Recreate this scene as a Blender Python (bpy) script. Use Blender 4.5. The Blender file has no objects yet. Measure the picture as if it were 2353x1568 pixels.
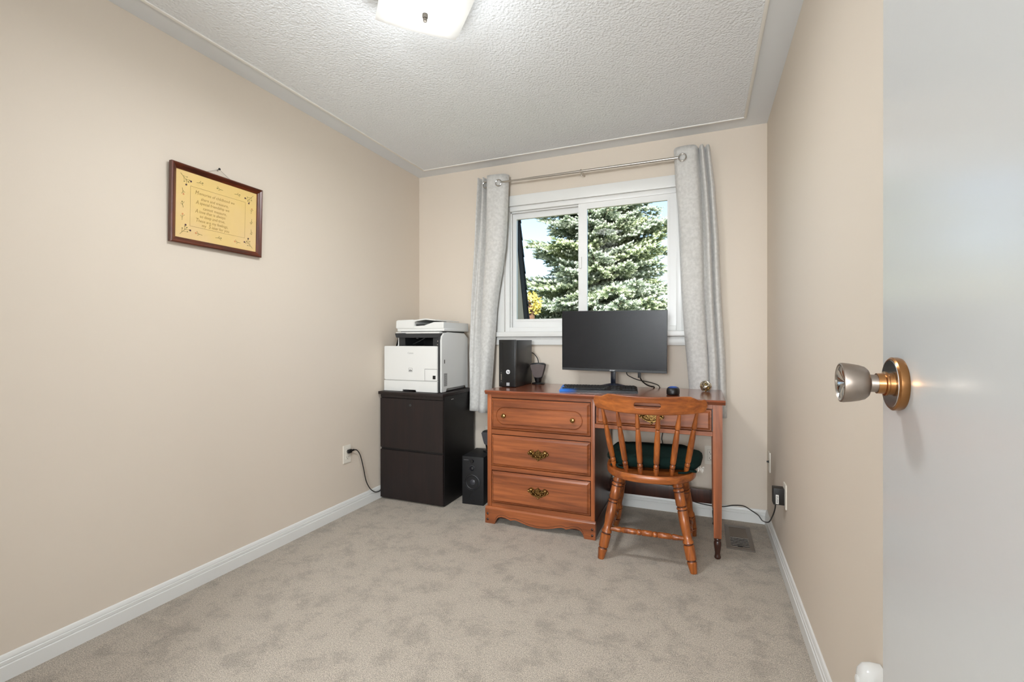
import bpy, bmesh, math, random
from mathutils import Vector, Matrix
R = math.radians
PI = math.pi
scene = bpy.context.scene
COL = scene.collection

# ------------------------------------------------------------------ camera, world, sun, exposure
W, H = 2353, 1568
F_PX = 1062.7
EYE = 1.1012
cam_d = bpy.data.cameras.new('camera'); cam = bpy.data.objects.new('camera', cam_d); COL.objects.link(cam)
cam_d.sensor_fit = 'HORIZONTAL'; cam_d.sensor_width = 36.0; cam_d.lens = F_PX / W * 36.0
cam_d.clip_start = 0.01; cam_d.clip_end = 200
cam.location = (0, 0, EYE)
cam.rotation_euler = (R(90 - 0.083), R(0.042), R(22.412))
scene.camera = cam

world = bpy.data.worlds.new('sky'); scene.world = world; world.use_nodes = True
wn = world.node_tree.nodes; wl = world.node_tree.links; wn.clear()
sky = wn.new('ShaderNodeTexSky'); sky.sky_type = 'NISHITA'; sky.sun_disc = False
sky.sun_elevation = R(38); sky.sun_rotation = R(160); sky.altitude = 100
sky.air_density = 1.0; sky.dust_density = 1.2; sky.ozone_density = 1.0
bg = wn.new('ShaderNodeBackground'); bg.inputs['Strength'].default_value = 0.285
wo = wn.new('ShaderNodeOutputWorld')
wl.new(sky.outputs[0], bg.inputs[0]); wl.new(bg.outputs[0], wo.inputs[0])

sun_d = bpy.data.lights.new('sun', 'SUN'); sun_d.energy = 8.5; sun_d.angle = R(0.6); sun_d.color = (1, 0.95, 0.87)
sun = bpy.data.objects.new('sun', sun_d); COL.objects.link(sun)
sun.rotation_euler = Vector((-0.42, 0.80, -0.66)).to_track_quat('-Z', 'Y').to_euler()
sun.location = (3, -6, 8)

vs = scene.view_settings
vs.view_transform = 'Standard'; vs.look = 'None'; vs.gamma = 1.0; vs.use_curve_mapping = False
vs.exposure = 0.33
scene.cycles.caustics_reflective = False

LAMP_RGB = (0.935, 0.975, 1.0)
LAMP_DOWN = 13.0      # watts, the room's ceiling lamp
LAMP_SIDE = 5.5
HALL_FILL = 250.0      # watts, fill light added in the unseen hall behind the camera

# ------------------------------------------------------------------ helpers
def srgb(r, g, b):
    def c(v):
        v /= 255.0
        return v / 12.92 if v <= 0.04045 else ((v + 0.055) / 1.055) ** 2.4
    return (c(r), c(g), c(b), 1.0)

MATS = {}
def pbr(name, col, rough=0.5, metal=0.0, bump=None, var=None, spec=0.5, coat=0.0, emis=None, sheen=0.0):
    """bump=(scale, strength, distance); var=(scale, colour2, detail)"""
    if name in MATS: return MATS[name]
    m = bpy.data.materials.new(name); m.use_nodes = True; nt = m.node_tree; n = nt.nodes; l = nt.links
    b = n['Principled BSDF']
    b.inputs['Base Color'].default_value = col; b.inputs['Roughness'].default_value = rough
    b.inputs['Metallic'].default_value = metal; b.inputs['Specular IOR Level'].default_value = spec
    b.inputs['Coat Weight'].default_value = coat; b.inputs['Sheen Weight'].default_value = sheen
    if emis:
        b.inputs['Emission Color'].default_value = emis[0]; b.inputs['Emission Strength'].default_value = emis[1]
    tc = n.new('ShaderNodeTexCoord')
    if var:
        ns = n.new('ShaderNodeTexNoise'); ns.inputs['Scale'].default_value = var[0]; ns.inputs['Detail'].default_value = var[2]
        mx = n.new('ShaderNodeMix'); mx.data_type = 'RGBA'
        rp = n.new('ShaderNodeMapRange'); rp.inputs[1].default_value = 0.35; rp.inputs[2].default_value = 0.65
        l.new(tc.outputs['Object'], ns.inputs['Vector']); l.new(ns.outputs['Fac'], rp.inputs[0])
        l.new(rp.outputs[0], mx.inputs[0]); mx.inputs[6].default_value = col; mx.inputs[7].default_value = var[1]
        l.new(mx.outputs[2], b.inputs['Base Color'])
    if bump:
        nb = n.new('ShaderNodeTexNoise'); nb.inputs['Scale'].default_value = bump[0]; nb.inputs['Detail'].default_value = 3
        bp = n.new('ShaderNodeBump'); bp.inputs['Strength'].default_value = bump[1]; bp.inputs['Distance'].default_value = bump[2]
        l.new(tc.outputs['Object'], nb.inputs['Vector']); l.new(nb.outputs['Fac'], bp.inputs['Height'])
        l.new(bp.outputs[0], b.inputs['Normal'])
    MATS[name] = m
    return m

def wood(name, c1, c2, axis, rough=0.35, scale=1.0, coat=0.25, dark=None):
    if name in MATS: return MATS[name]
    m = bpy.data.materials.new(name); m.use_nodes = True; nt = m.node_tree; n = nt.nodes; l = nt.links
    b = n['Principled BSDF']; b.inputs['Roughness'].default_value = rough
    b.inputs['Coat Weight'].default_value = coat; b.inputs['Coat Roughness'].default_value = 0.25
    tc = n.new('ShaderNodeTexCoord'); mp = n.new('ShaderNodeMapping')
    s = [22 * scale] * 3; s[axis] = 2.2 * scale
    mp.inputs['Scale'].default_value = s
    n1 = n.new('ShaderNodeTexNoise'); n1.inputs['Scale'].default_value = 1.0; n1.inputs['Detail'].default_value = 6
    n1.inputs['Roughness'].default_value = 0.62; n1.inputs['Distortion'].default_value = 0.6
    mp2 = n.new('ShaderNodeMapping'); s2 = [90 * scale] * 3; s2[axis] = 3.5 * scale; mp2.inputs['Scale'].default_value = s2
    n2 = n.new('ShaderNodeTexNoise'); n2.inputs['Scale'].default_value = 1.0; n2.inputs['Detail'].default_value = 4
    cr = n.new('ShaderNodeValToRGB'); e = cr.color_ramp.elements
    e[0].position = 0.36; e[0].color = c2; e[1].position = 0.62; e[1].color = c1
    mx = n.new('ShaderNodeMix'); mx.data_type = 'RGBA'; mx.blend_type = 'MULTIPLY'
    mr = n.new('ShaderNodeMapRange'); mr.inputs[1].default_value = 0.3; mr.inputs[2].default_value = 0.7
    mr.inputs[3].default_value = 0.70; mr.inputs[4].default_value = 1.10
    l.new(tc.outputs['Object'], mp.inputs[0]); l.new(mp.outputs[0], n1.inputs['Vector']); l.new(n1.outputs['Fac'], cr.inputs[0])
    l.new(tc.outputs['Object'], mp2.inputs[0]); l.new(mp2.outputs[0], n2.inputs['Vector']); l.new(n2.outputs['Fac'], mr.inputs[0])
    mx.inputs[0].default_value = 1.0
    l.new(cr.outputs[0], mx.inputs[6]); l.new(mr.outputs[0], mx.inputs[7]); l.new(mx.outputs[2], b.inputs['Base Color'])
    bp = n.new('ShaderNodeBump'); bp.inputs['Strength'].default_value = 0.12; bp.inputs['Distance'].default_value = 0.001
    l.new(n2.outputs['Fac'], bp.inputs['Height']); l.new(bp.outputs[0], b.inputs['Normal'])
    MATS[name] = m
    return m

ROOTM = {}
def xf(loc, rz=0.0, rx=0.0, ry=0.0):
    return Matrix.Translation(loc) @ Matrix.Rotation(rz, 4, 'Z') @ Matrix.Rotation(ry, 4, 'Y') @ Matrix.Rotation(rx, 4, 'X')

def tag(o, label=None, cat=None, group=None, kind=None):
    if label: o['label'] = label
    if cat: o['category'] = cat
    if group: o['group'] = group
    if kind: o['kind'] = kind
    return o

def thing(name, label, cat, loc=(0, 0, 0), rz=0.0, group=None, kind=None):
    o = bpy.data.objects.new(name, None); COL.objects.link(o); o.empty_display_size = 0.05
    o.location = loc; o.rotation_euler = (0, 0, rz); ROOTM[o.name] = xf(loc, rz)
    return tag(o, label, cat, group, kind)

def finish(bm, name, mat, smooth=35):
    me = bpy.data.meshes.new(name)
    bmesh.ops.recalc_face_normals(bm, faces=bm.faces[:])
    bm.to_mesh(me); bm.free()
    if smooth:
        me.polygons.foreach_set('use_smooth', [True] * len(me.polygons))
        me.set_sharp_from_angle(angle=R(smooth))
    for mm in (mat if isinstance(mat, (list, tuple)) else [mat]): me.materials.append(mm)
    return me

def part(name, bm, mat, parent=None, local=False, smooth=35, label=None, kind=None):
    """link bm as one mesh object; without local the coordinates are world coordinates"""
    me = finish(bm, name, mat, smooth) if isinstance(bm, bmesh.types.BMesh) else bm
    o = bpy.data.objects.new(name, me); COL.objects.link(o)
    if parent is not None:
        o.parent = parent
        if not local:
            M = ROOTM[parent.name]
            me.transform(M.inverted())
        ROOTM[o.name] = ROOTM[parent.name]
    else:
        ROOTM[o.name] = Matrix.Identity(4)
    return tag(o, label, None, None, kind)

def single(name, bm, mat, label, cat, group=None, kind=None, smooth=35, base=None):
    """a thing that is one mesh, its origin at its own base"""
    me = finish(bm, name, mat, smooth)
    o = bpy.data.objects.new(name, me); COL.objects.link(o)
    co = [v.co for v in me.vertices]
    b = base or (sum(c.x for c in co) / len(co), sum(c.y for c in co) / len(co), min(c.z for c in co))
    me.transform(Matrix.Translation(-Vector(b))); o.location = b; ROOTM[o.name] = Matrix.Translation(b)
    return tag(o, label, cat, group, kind)

def B(): return bmesh.new()

def box(bm, x0, x1, y0, y1, z0, z1, bev=0.0, seg=2, M=None):
    vs_ = [bm.verts.new((x, y, z)) for z in (z0, z1) for y in (y0, y1) for x in (x0, x1)]
    fs = [(0, 1, 3, 2), (4, 6, 7, 5), (0, 4, 5, 1), (2, 3, 7, 6), (0, 2, 6, 4), (1, 5, 7, 3)]
    faces = [bm.faces.new([vs_[i] for i in f]) for f in fs]
    new = vs_
    if bev > 0:
        ed = list({e for f in faces for e in f.edges})
        r = bmesh.ops.bevel(bm, geom=ed, offset=bev, segments=seg, profile=0.6, affect='EDGES', clamp_overlap=True)
        new = list({v for f in r['faces'] for v in f.verts} | {v for v in vs_ if v.is_valid})
    if M is not None: bmesh.ops.transform(bm, matrix=M, verts=[v for v in new if v.is_valid])
    return bm

def lathe(bm, prof, seg=20, M=None, cap=True):
    """prof: (r, z) along +Z"""
    rings = []
    M = M or Matrix.Identity(4)
    for r, z in prof:
        rings.append([bm.verts.new(M @ Vector((max(r, 1e-5) * math.cos(2 * PI * i / seg), max(r, 1e-5) * math.sin(2 * PI * i / seg), z))) for i in range(seg)])
    for a, b in zip(rings, rings[1:]):
        for i in range(seg):
            bm.faces.new((a[i], a[(i + 1) % seg], b[(i + 1) % seg], b[i]))
    if cap:
        bm.faces.new(rings[0][::-1]); bm.faces.new(rings[-1])
    return bm

def axis_m(p0, p1):
    """matrix taking +Z from p0 towards p1"""
    d = (Vector(p1) - Vector(p0)).normalized()
    return Matrix.Translation(p0) @ d.to_track_quat('Z', 'Y').to_matrix().to_4x4()

def rod(bm, p0, p1, r, seg=12, r2=None):
    L = (Vector(p1) - Vector(p0)).length
    return lathe(bm, [(r, 0), (r if r2 is None else r2, L)], seg, axis_m(p0, p1))

def turned(bm, p0, p1, prof, seg=18):
    """prof in (fraction, radius); the narrow grooves take the second material"""
    L = (Vector(p1) - Vector(p0)).length
    lathe(bm, [(r, t * L) for t, r in prof], seg, axis_m(p0, p1))
    bm.faces.ensure_lookup_table()
    for i in range(1, len(prof) - 2):
        (t0, a), (t1, b), (t2, c), (t3, d) = prof[i - 1:i + 3]
        if b < a and c < d and abs(b - c) < 1e-4 and t2 - t1 < .02:
            for f in bm.faces[i * seg:(i + 1) * seg]: f.material_index = 1
    return bm

def spline(pts, n=8):
    P = [Vector(p) for p in pts]; P = [P[0] * 2 - P[1]] + P + [P[-1] * 2 - P[-2]]
    out = []
    for i in range(1, len(P) - 2):
        for k in range(n):
            t = k / n
            a, b, c, d = P[i - 1], P[i], P[i + 1], P[i + 2]
            out.append(0.5 * ((2 * b) + (c - a) * t + (2 * a - 5 * b + 4 * c - d) * t * t + (3 * b - a - 3 * c + d) * t ** 3))
    out.append(P[-2])
    return out

def tube(bm, pts, r, seg=8, n=8):
    P = spline(pts, n) if n else [Vector(p) for p in pts]
    rings = []; up = None
    for i, p in enumerate(P):
        t = (P[min(i + 1, len(P) - 1)] - P[max(i - 1, 0)]).normalized()
        if up is None:
            up = t.orthogonal().normalized()
        else:
            up = (up - t * up.dot(t)).normalized()
        s = t.cross(up)
        rings.append([bm.verts.new(p + (up * math.cos(2 * PI * k / seg) + s * math.sin(2 * PI * k / seg)) * r) for k in range(seg)])
    for a, b in zip(rings, rings[1:]):
        for k in range(seg): bm.faces.new((a[k], a[(k + 1) % seg], b[(k + 1) % seg], b[k]))
    bm.faces.new(rings[0][::-1]); bm.faces.new(rings[-1])
    return bm

def torus(bm, c, axis, R0, r, seg=24, ts=8):
    M = axis_m(c, Vector(c) + Vector(axis)); rings = []
    for i in range(seg):
        a = 2 * PI * i / seg
        rings.append([bm.verts.new(M @ Vector(((R0 + r * math.cos(2 * PI * k / ts)) * math.cos(a), (R0 + r * math.cos(2 * PI * k / ts)) * math.sin(a), r * math.sin(2 * PI * k / ts)))) for k in range(ts)])
    for i in range(seg):
        a, b = rings[i], rings[(i + 1) % seg]
        for k in range(ts): bm.faces.new((a[k], b[k], b[(k + 1) % ts], a[(k + 1) % ts]))
    return bm

def ball(bm, c, r, sc=(1, 1, 1), u=12, v=8):
    bmesh.ops.create_uvsphere(bm, u_segments=u, v_segments=v, radius=r, matrix=Matrix.Translation(c) @ Matrix.Diagonal((*sc, 1)))
    return bm

def prism(bm, poly, y0, y1, M=None):
    """polygon in (x, z) extruded from y0 to y1"""
    M = M or Matrix.Identity(4)
    a = [bm.verts.new(M @ Vector((x, y0, z))) for x, z in poly]; b = [bm.verts.new(M @ Vector((x, y1, z))) for x, z in poly]
    n = len(poly)
    f1 = bm.faces.new(a); f2 = bm.faces.new(b[::-1])
    for i in range(n): bm.faces.new((a[i], b[i], b[(i + 1) % n], a[(i + 1) % n]))
    bmesh.ops.triangulate(bm, faces=[f1, f2])
    return bm

def rrect(x0, x1, z0, z1, r, n=5):
    out = []
    for cx, cz, a0 in ((x1 - r, z1 - r, 0), (x0 + r, z1 - r, 90), (x0 + r, z0 + r, 180), (x1 - r, z0 + r, 270)):
        for k in range(n + 1):
            a = R(a0 + 90 * k / n); out.append((cx + r * math.cos(a), cz + r * math.sin(a)))
    return out

def plate(bm, outer, holes, y0, y1):
    """polygon with holes in (x, z), extruded between y0 and y1"""
    for y in (y0, y1):
        eds = []
        for lp in [outer] + holes:
            v = [bm.verts.new((x, y, z)) for x, z in lp]
            eds += [bm.edges.new((v[i], v[(i + 1) % len(v)])) for i in range(len(v))]
        bmesh.ops.triangle_fill(bm, use_beauty=True, use_dissolve=False, edges=eds)
    bm.verts.ensure_lookup_table()
    n = sum(len(l) for l in [outer] + holes)
    vv = bm.verts[-2 * n:]; k = 0
    for lp in [outer] + holes:
        m_ = len(lp)
        for i in range(m_):
            j = (i + 1) % m_
            bm.faces.new((vv[k + i], vv[k + j], vv[n + k + j], vv[n + k + i]))
        k += m_
    return bm

def text_bm(s, size, M, depth=0.0006, shear=0.0, align='CENTER', sx=1.0, bold=0.0):
    cu = bpy.data.curves.new('lettering', 'FONT'); cu.body = s; cu.size = size; cu.extrude = depth; cu.shear = shear
    cu.align_x = align; cu.align_y = 'CENTER'; cu.offset = bold; cu.resolution_u = 3
    o = bpy.data.objects.new('lettering', cu); COL.objects.link(o)
    dg = bpy.context.evaluated_depsgraph_get(); me = bpy.data.meshes.new_from_object(o.evaluated_get(dg))
    bpy.data.objects.remove(o); bpy.data.curves.remove(cu)
    me.transform(M @ Matrix.Diagonal((sx, 1, 1, 1)))
    bm = B(); bm.from_mesh(me); bpy.data.meshes.remove(me)
    return bm

FRONT = Matrix.Rotation(R(90), 4, 'X')          # text plane facing -Y

def extrude_profile(bm, prof, p0, p1, out):
    """prof (d, z): d away from the wall along `out`, swept from p0 to p1"""
    out = Vector(out)
    a = [bm.verts.new(Vector(p0) + out * d + Vector((0, 0, z))) for d, z in prof]
    b = [bm.verts.new(Vector(p1) + out * d + Vector((0, 0, z))) for d, z in prof]
    n = len(prof)
    for i in range(n): bm.faces.new((a[i], a[(i + 1) % n], b[(i + 1) % n], b[i]))
    bm.faces.new(a[::-1]); bm.faces.new(b)
    return bm

# ------------------------------------------------------------------ the room's measures (metres)
XL, XR, YB, CEIL = -2.097, 0.3565, 3.140, 2.40
YF = -0.02

# ------------------------------------------------------------------ materials
wall_m = pbr('wall_paint', srgb(221, 209, 194), 0.55, bump=(55, 0.05, 0.002), spec=0.3)
ceil_m = pbr('ceiling_paint', srgb(230, 233, 236), 0.7, spec=0.2)
white_m = pbr('white_trim_paint', srgb(228, 228, 225), 0.35)
bead_m = pbr('white_bead_paint', srgb(238, 236, 231), 0.5)
vinyl_m = pbr('white_vinyl', srgb(232, 232, 230), 0.32)
door_m = pbr('white_gloss_door_paint', srgb(194, 194, 192), 0.20, bump=(40, 0.10, 0.001), spec=0.7)
black_m = pbr('black_plastic', srgb(15, 15, 17), 0.38)
cord_m = pbr('black_cord_rubber', srgb(20, 18, 17), 0.5)
dgrey_m = pbr('dark_grey_plastic', srgb(46, 48, 50), 0.4)
wplast_m = pbr('white_plastic', srgb(226, 226, 223), 0.38)
plate_m = pbr('ivory_plate_plastic', srgb(232, 226, 214), 0.35)
slot_m = pbr('slot_black', srgb(14, 13, 12), 0.7)
chrome_m = pbr('polished_steel', srgb(190, 188, 185), 0.16, 1.0)
satin_m = pbr('satin_nickel', srgb(150, 138, 128), 0.42, 1.0)
brass_m = pbr('aged_brass', srgb(186, 150, 94), 0.24, 1.0, var=(260, srgb(70, 50, 26), 2))
copper_m = pbr('worn_gold_plating', srgb(168, 120, 76), 0.24, 1.0)
espresso_m = wood('espresso_laminate', srgb(32, 19, 18), srgb(20, 11, 11), 2, 0.5, 1.2, 0.0)
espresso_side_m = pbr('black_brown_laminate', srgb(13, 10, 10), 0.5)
desk_m = wood('desk_maple_horizontal', srgb(166, 94, 52), srgb(122, 64, 34), 0, 0.36, 0.8, 0.2)
desk_v_m = wood('desk_maple_vertical', srgb(174, 98, 54), srgb(130, 68, 34), 2, 0.36, 0.8, 0.2)
desk_top_m = wood('desk_top_maple', srgb(150, 80, 48), srgb(122, 62, 36), 0, 0.16, 0.8, 0.6)
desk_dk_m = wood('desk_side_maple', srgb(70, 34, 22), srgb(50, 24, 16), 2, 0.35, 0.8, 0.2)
chair_m = wood('chair_maple', srgb(176, 98, 40), srgb(116, 56, 20), 2, 0.34, 1.3, 0.25)
chair_h_m = wood('chair_maple_horizontal', srgb(178, 100, 42), srgb(128, 64, 24), 0, 0.34, 1.0, 0.25)
ring_m = pbr('dark_turned_groove', srgb(76, 34, 12), 0.5)

def carpet_mat():
    m = bpy.data.materials.new('carpet'); m.use_nodes = True; nt = m.node_tree; n = nt.nodes; l = nt.links
    b = n['Principled BSDF']; b.inputs['Roughness'].default_value = 0.95; b.inputs['Specular IOR Level'].default_value = 0.1
    b.inputs['Sheen Weight'].default_value = 0.15
    tc = n.new('ShaderNodeTexCoord')
    def noise(s, d, r=0.6, dist=0.0):
        x = n.new('ShaderNodeTexNoise'); x.inputs['Scale'].default_value = s; x.inputs['Detail'].default_value = d
        x.inputs['Roughness'].default_value = r; x.inputs['Distortion'].default_value = dist
        l.new(tc.outputs['Object'], x.inputs['Vector']); return x
    fine = noise(300, 3, 0.8); mid = noise(110, 4, 0.7); patch = noise(8.5, 9, 0.74, 0.15)
    cr = n.new('ShaderNodeValToRGB'); e = cr.color_ramp.elements
    e[0].position = 0.36; e[0].color = srgb(140, 127, 113); e[1].position = 0.57; e[1].color = srgb(226, 214, 198)
    l.new(fine.outputs['Fac'], cr.inputs[0])
    def rng(src, a, b_, lo, hi):
        r = n.new('ShaderNodeMapRange'); r.inputs[1].default_value = a; r.inputs[2].default_value = b_
        r.inputs[3].default_value = lo; r.inputs[4].default_value = hi; l.new(src.outputs['Fac'], r.inputs[0]); return r
    r1 = rng(patch, 0.38, 0.52, 0.78, 1.03); r2 = rng(mid, 0.35, 0.65, 0.86, 1.06)
    mu = n.new('ShaderNodeMath'); mu.operation = 'MULTIPLY'; l.new(r1.outputs[0], mu.inputs[0]); l.new(r2.outputs[0], mu.inputs[1])
    mx = n.new('ShaderNodeMix'); mx.data_type = 'RGBA'; mx.blend_type = 'MULTIPLY'; mx.inputs[0].default_value = 1
    l.new(cr.outputs[0], mx.inputs[6]); l.new(mu.outputs[0], mx.inputs[7]); l.new(mx.outputs[2], b.inputs['Base Color'])
    ad = n.new('ShaderNodeMath'); ad.operation = 'ADD'; l.new(fine.outputs['Fac'], ad.inputs[0]); l.new(mid.outputs['Fac'], ad.inputs[1])
    bp = n.new('ShaderNodeBump'); bp.inputs['Strength'].default_value = 0.9; bp.inputs['Distance'].default_value = 0.006
    l.new(ad.outputs[0], bp.inputs['Height']); l.new(bp.outputs[0], b.inputs['Normal'])
    return m
carpet_m = carpet_mat()

def stipple_mat():
    m = bpy.data.materials.new('stippled_ceiling'); m.use_nodes = True; nt = m.node_tree; n = nt.nodes; l = nt.links
    b = n['Principled BSDF']; b.inputs['Base Color'].default_value = srgb(234, 237, 240); b.inputs['Roughness'].default_value = 0.75
    b.inputs['Specular IOR Level'].default_value = 0.2
    tc = n.new('ShaderNodeTexCoord')
    a = n.new('ShaderNodeTexNoise'); a.inputs['Scale'].default_value = 105; a.inputs['Detail'].default_value = 2.5; a.inputs['Distortion'].default_value = 0.6
    v = n.new('ShaderNodeTexVoronoi'); v.inputs['Scale'].default_value = 95; v.feature = 'SMOOTH_F1'
    l.new(tc.outputs['Object'], a.inputs['Vector']); l.new(tc.outputs['Object'], v.inputs['Vector'])
    s = n.new('ShaderNodeMath'); s.operation = 'SUBTRACT'; l.new(a.outputs['Fac'], s.inputs[0]); l.new(v.outputs['Distance'], s.inputs[1])
    bp = n.new('ShaderNodeBump'); bp.inputs['Strength'].default_value = 0.55; bp.inputs['Distance'].default_value = 0.006
    l.new(s.outputs[0], bp.inputs['Height']); l.new(bp.outputs[0], b.inputs['Normal'])
    return m
stipple_m = stipple_mat()

def glass_mat():
    m = bpy.data.materials.new('window_glass'); m.use_nodes = True; nt = m.node_tree; n = nt.nodes; l = nt.links; n.clear()
    o = n.new('ShaderNodeOutputMaterial'); t = n.new('ShaderNodeBsdfTransparent'); g = n.new('ShaderNodeBsdfGlossy')
    g.inputs['Roughness'].default_value = 0.02; f = n.new('ShaderNodeFresnel'); f.inputs['IOR'].default_value = 1.1
    t.inputs['Color'].default_value = (0.97, 0.98, 0.98, 1)
    mx = n.new('ShaderNodeMixShader'); l.new(f.outputs[0], mx.inputs[0]); l.new(t.outputs[0], mx.inputs[1]); l.new(g.outputs[0], mx.inputs[2])
    l.new(mx.outputs[0], o.inputs[0])
    return m
glass_m = glass_mat()

# ------------------------------------------------------------------ the room's shell
def struct(name, bm, mat, label, cat, smooth=35):
    return tag(part(name, bm, mat, None, smooth=smooth), label, cat, kind='structure')

bm = B(); box(bm, -2.9, 1.4, -3.42, 3.30, -0.12, 0.0)
floor = struct('floor', bm, carpet_m, 'beige mottled carpet covering the whole floor', 'floor', 0)
bm = B(); box(bm, XL - 0.12, XL, YF, 3.30, 0, CEIL)
wall_left = struct('wall_left', bm, wall_m, 'beige painted wall with the framed verse', 'wall', 0)
bm = B(); box(bm, XR, XR + 0.12, YF, 3.30, 0, CEIL)
wall_right = struct('wall_right', bm, wall_m, 'beige painted wall behind the open door', 'wall', 0)
OX0, OX1, OZ0, OZ1 = -1.352, -0.122, 1.160, 2.085       # window opening
bm = B()
box(bm, XL, OX0, YB, 3.30, 0, CEIL); box(bm, OX1, XR, YB, 3.30, 0, CEIL)
box(bm, OX0, OX1, YB, 3.30, 0, OZ0); box(bm, OX0, OX1, YB, 3.30, OZ1, CEIL)
wall_back = struct('wall_back', bm, wall_m, 'beige painted wall around the window', 'wall', 0)
# unseen wall stubs; opening widened and hall deepened to pass the fill light
DX0, DX1, DZ = -1.12, 0.262, CEIL
bm = B()
box(bm, -2.217, DX0, YF - 0.11, YF, 0, CEIL); box(bm, DX1, XR + 0.12, YF - 0.11, YF, 0, CEIL)
wall_front = struct('wall_front', bm, wall_m, 'beige painted wall beside the opening widened for the hall light', 'wall', 0)
HY = -3.3
bm = B(); box(bm, -2.9, 1.4, HY - .12, HY, 0, CEIL); box(bm, -2.9, -2.78, HY, YF - 0.11, 0, CEIL); box(bm, 1.28, 1.4, HY, YF - 0.11, 0, CEIL)
box(bm, -2.9, -2.217, YF - 0.11, YF, 0, CEIL); box(bm, XR + 0.12, 1.4, YF - 0.11, YF, 0, CEIL)
wall_hall = struct('wall_hall', bm, ceil_m, 'white painted walls of the hall outside the room', 'wall', 0)
bm = B(); box(bm, -2.9, 1.4, HY - .12, 3.30, CEIL, CEIL + 0.14)
ceiling = struct('ceiling', bm, ceil_m, 'white ceiling with smooth border and stippled centre', 'ceiling', 0)
RL, RB, RR_, RF = 0.140, 0.145, 0.1365, 0.14
bx0, bx1, by0, by1 = XL + RL, XR - RR_, YF + RF, YB - RB
bm = B(); box(bm, bx0, bx1, by0, by1, CEIL - 0.004, CEIL + 0.01)
part('stippled_field', bm, stipple_m, ceiling, smooth=0)
bm = B(); w = 0.016
for a in ((bx0 - w, bx1 + w, by1, by1 + w), (bx0 - w, bx1 + w, by0 - w, by0), (bx0 - w, bx0, by0, by1), (bx1, bx1 + w, by0, by1)):
    box(bm, a[0], a[1], a[2], a[3], CEIL - 0.009, CEIL + 0.01, 0.004)
part('bead', bm, bead_m, ceiling)

BBH = 0.0836
bprof = [(0, 0), (.0140, 0), (.0140, .0485), (.0128, .0500), (.0098, .0506), (.0098, .0525), (.0112, .0535), (.0112, .0640),
         (.0100, .0652), (.0082, .0656), (.0082, .0672), (.0092, .0680), (.0085, .0760), (.0055, .0815), (.0025, BBH), (0, BBH)]
for nm, p0, p1, out, lb in (('baseboard_left', (XL, YF, 0), (XL, YB, 0), (1, 0, 0), 'white grooved baseboard under the framed verse'),
                            ('baseboard_back', (XL, YB, 0), (XR, YB, 0), (0, -1, 0), 'white grooved baseboard under the window wall'),
                            ('baseboard_right', (XR, YF, 0), (XR, YB, 0), (-1, 0, 0), 'white grooved baseboard behind the open door')):
    bm = B(); extrude_profile(bm, bprof, p0, p1, out); struct(nm, bm, white_m, lb, 'baseboard', 25)
# ------------------------------------------------------------------ window
win = thing('window_1', 'white vinyl sliding window with two panes between grey curtains', 'window', ((OX0 + OX1) / 2, YB, OZ0), kind='structure')
CW = 0.082
bm = B(); box(bm, OX0 - CW, OX1 + CW, YB - 0.019, YB, OZ1 - 0.004, OZ1 + 0.072, .004); part('head_casing', bm, white_m, win)
for s, (a, b) in enumerate(((OX0 - CW, OX0 + .002), (OX1 - .002, OX1 + CW))):
    bm = B(); box(bm, a, b, YB - 0.018, YB, OZ0 + .003, OZ1 - 0.004, .004); part('side_casing', bm, white_m, win)
bm = B(); box(bm, OX0 - CW - .02, OX1 + CW + .02, YB - 0.052, YB + 0.03, OZ0 - 0.034, OZ0 + .003, .007, 3); part('stool', bm, white_m, win)
bm = B(); box(bm, OX0 - CW, OX1 + CW, YB - 0.020, YB, OZ0 - 0.092, OZ0 - 0.034, .005, 2); part('apron', bm, white_m, win)
# jamb liner and frame
FY0, FY1 = YB + 0.004, YB + 0.115
FI = 0.036
bm = B()
box(bm, OX0, OX0 + FI, FY0, FY1, OZ0, OZ1, .003); box(bm, OX1 - FI, OX1, FY0, FY1, OZ0, OZ1, .003)
box(bm, OX0 + FI, OX1 - FI, FY0, FY1, OZ1 - FI, OZ1, .003); box(bm, OX0 + FI, OX1 - FI, FY0, FY1, OZ0, OZ0 + FI, .003)
# stepped inner ribs of the track
for d, y in ((0.045, 0.030), (0.045, 0.078)):
    box(bm, OX0 + FI, OX0 + d, YB + y, YB + y + .006, OZ0 + FI, OZ1 - FI, .001); box(bm, OX1 - d, OX1 - FI, YB + y, YB + y + .006, OZ0 + FI, OZ1 - FI, .001)
    box(bm, OX0 + FI, OX1 - FI, YB + y, YB + y + .006, OZ1 - d, OZ1 - FI, .001)
part('frame', bm, vinyl_m, win)
def sash(x0, x1, z0, z1, y0, y1, gx0, gx1, gz0, gz1):
    bm = B()
    plate(bm, [(x0, z0), (x1, z0), (x1, z1), (x0, z1)], [[(gx0, gz0), (gx1, gz0), (gx1, gz1), (gx0, gz1)]], y0, y1)
    # glazing bead around the pane
    s = part('sash', bm, vinyl_m, win, smooth=0)
    bm = B()
    plate(bm, [(gx0 - .012, gz0 - .012), (gx1 + .012, gz0 - .012), (gx1 + .012, gz1 + .012), (gx0 - .012, gz1 + .012)],
          [[(gx0 + .004, gz0 + .004), (gx1 - .004, gz0 + .004), (gx1 - .004, gz1 - .004), (gx0 + .004, gz1 - .004)]], y0 - .004, y0 + .006)
    part('glazing_bead', bm, vinyl_m, s, smooth=0)
    bm = B(); box(bm, gx0 - .006, gx1 + .006, (y0 + y1) / 2 - .003, (y0 + y1) / 2 + .003, gz0 - .006, gz1 + .006)
    part('pane', bm, glass_m, s, smooth=0)
    return s
sash(OX0 + .030, -0.752, OZ0 + .030, OZ1 - .036, YB + .060, YB + .092, -1.286, -0.802, 1.254, 2.004)
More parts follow.
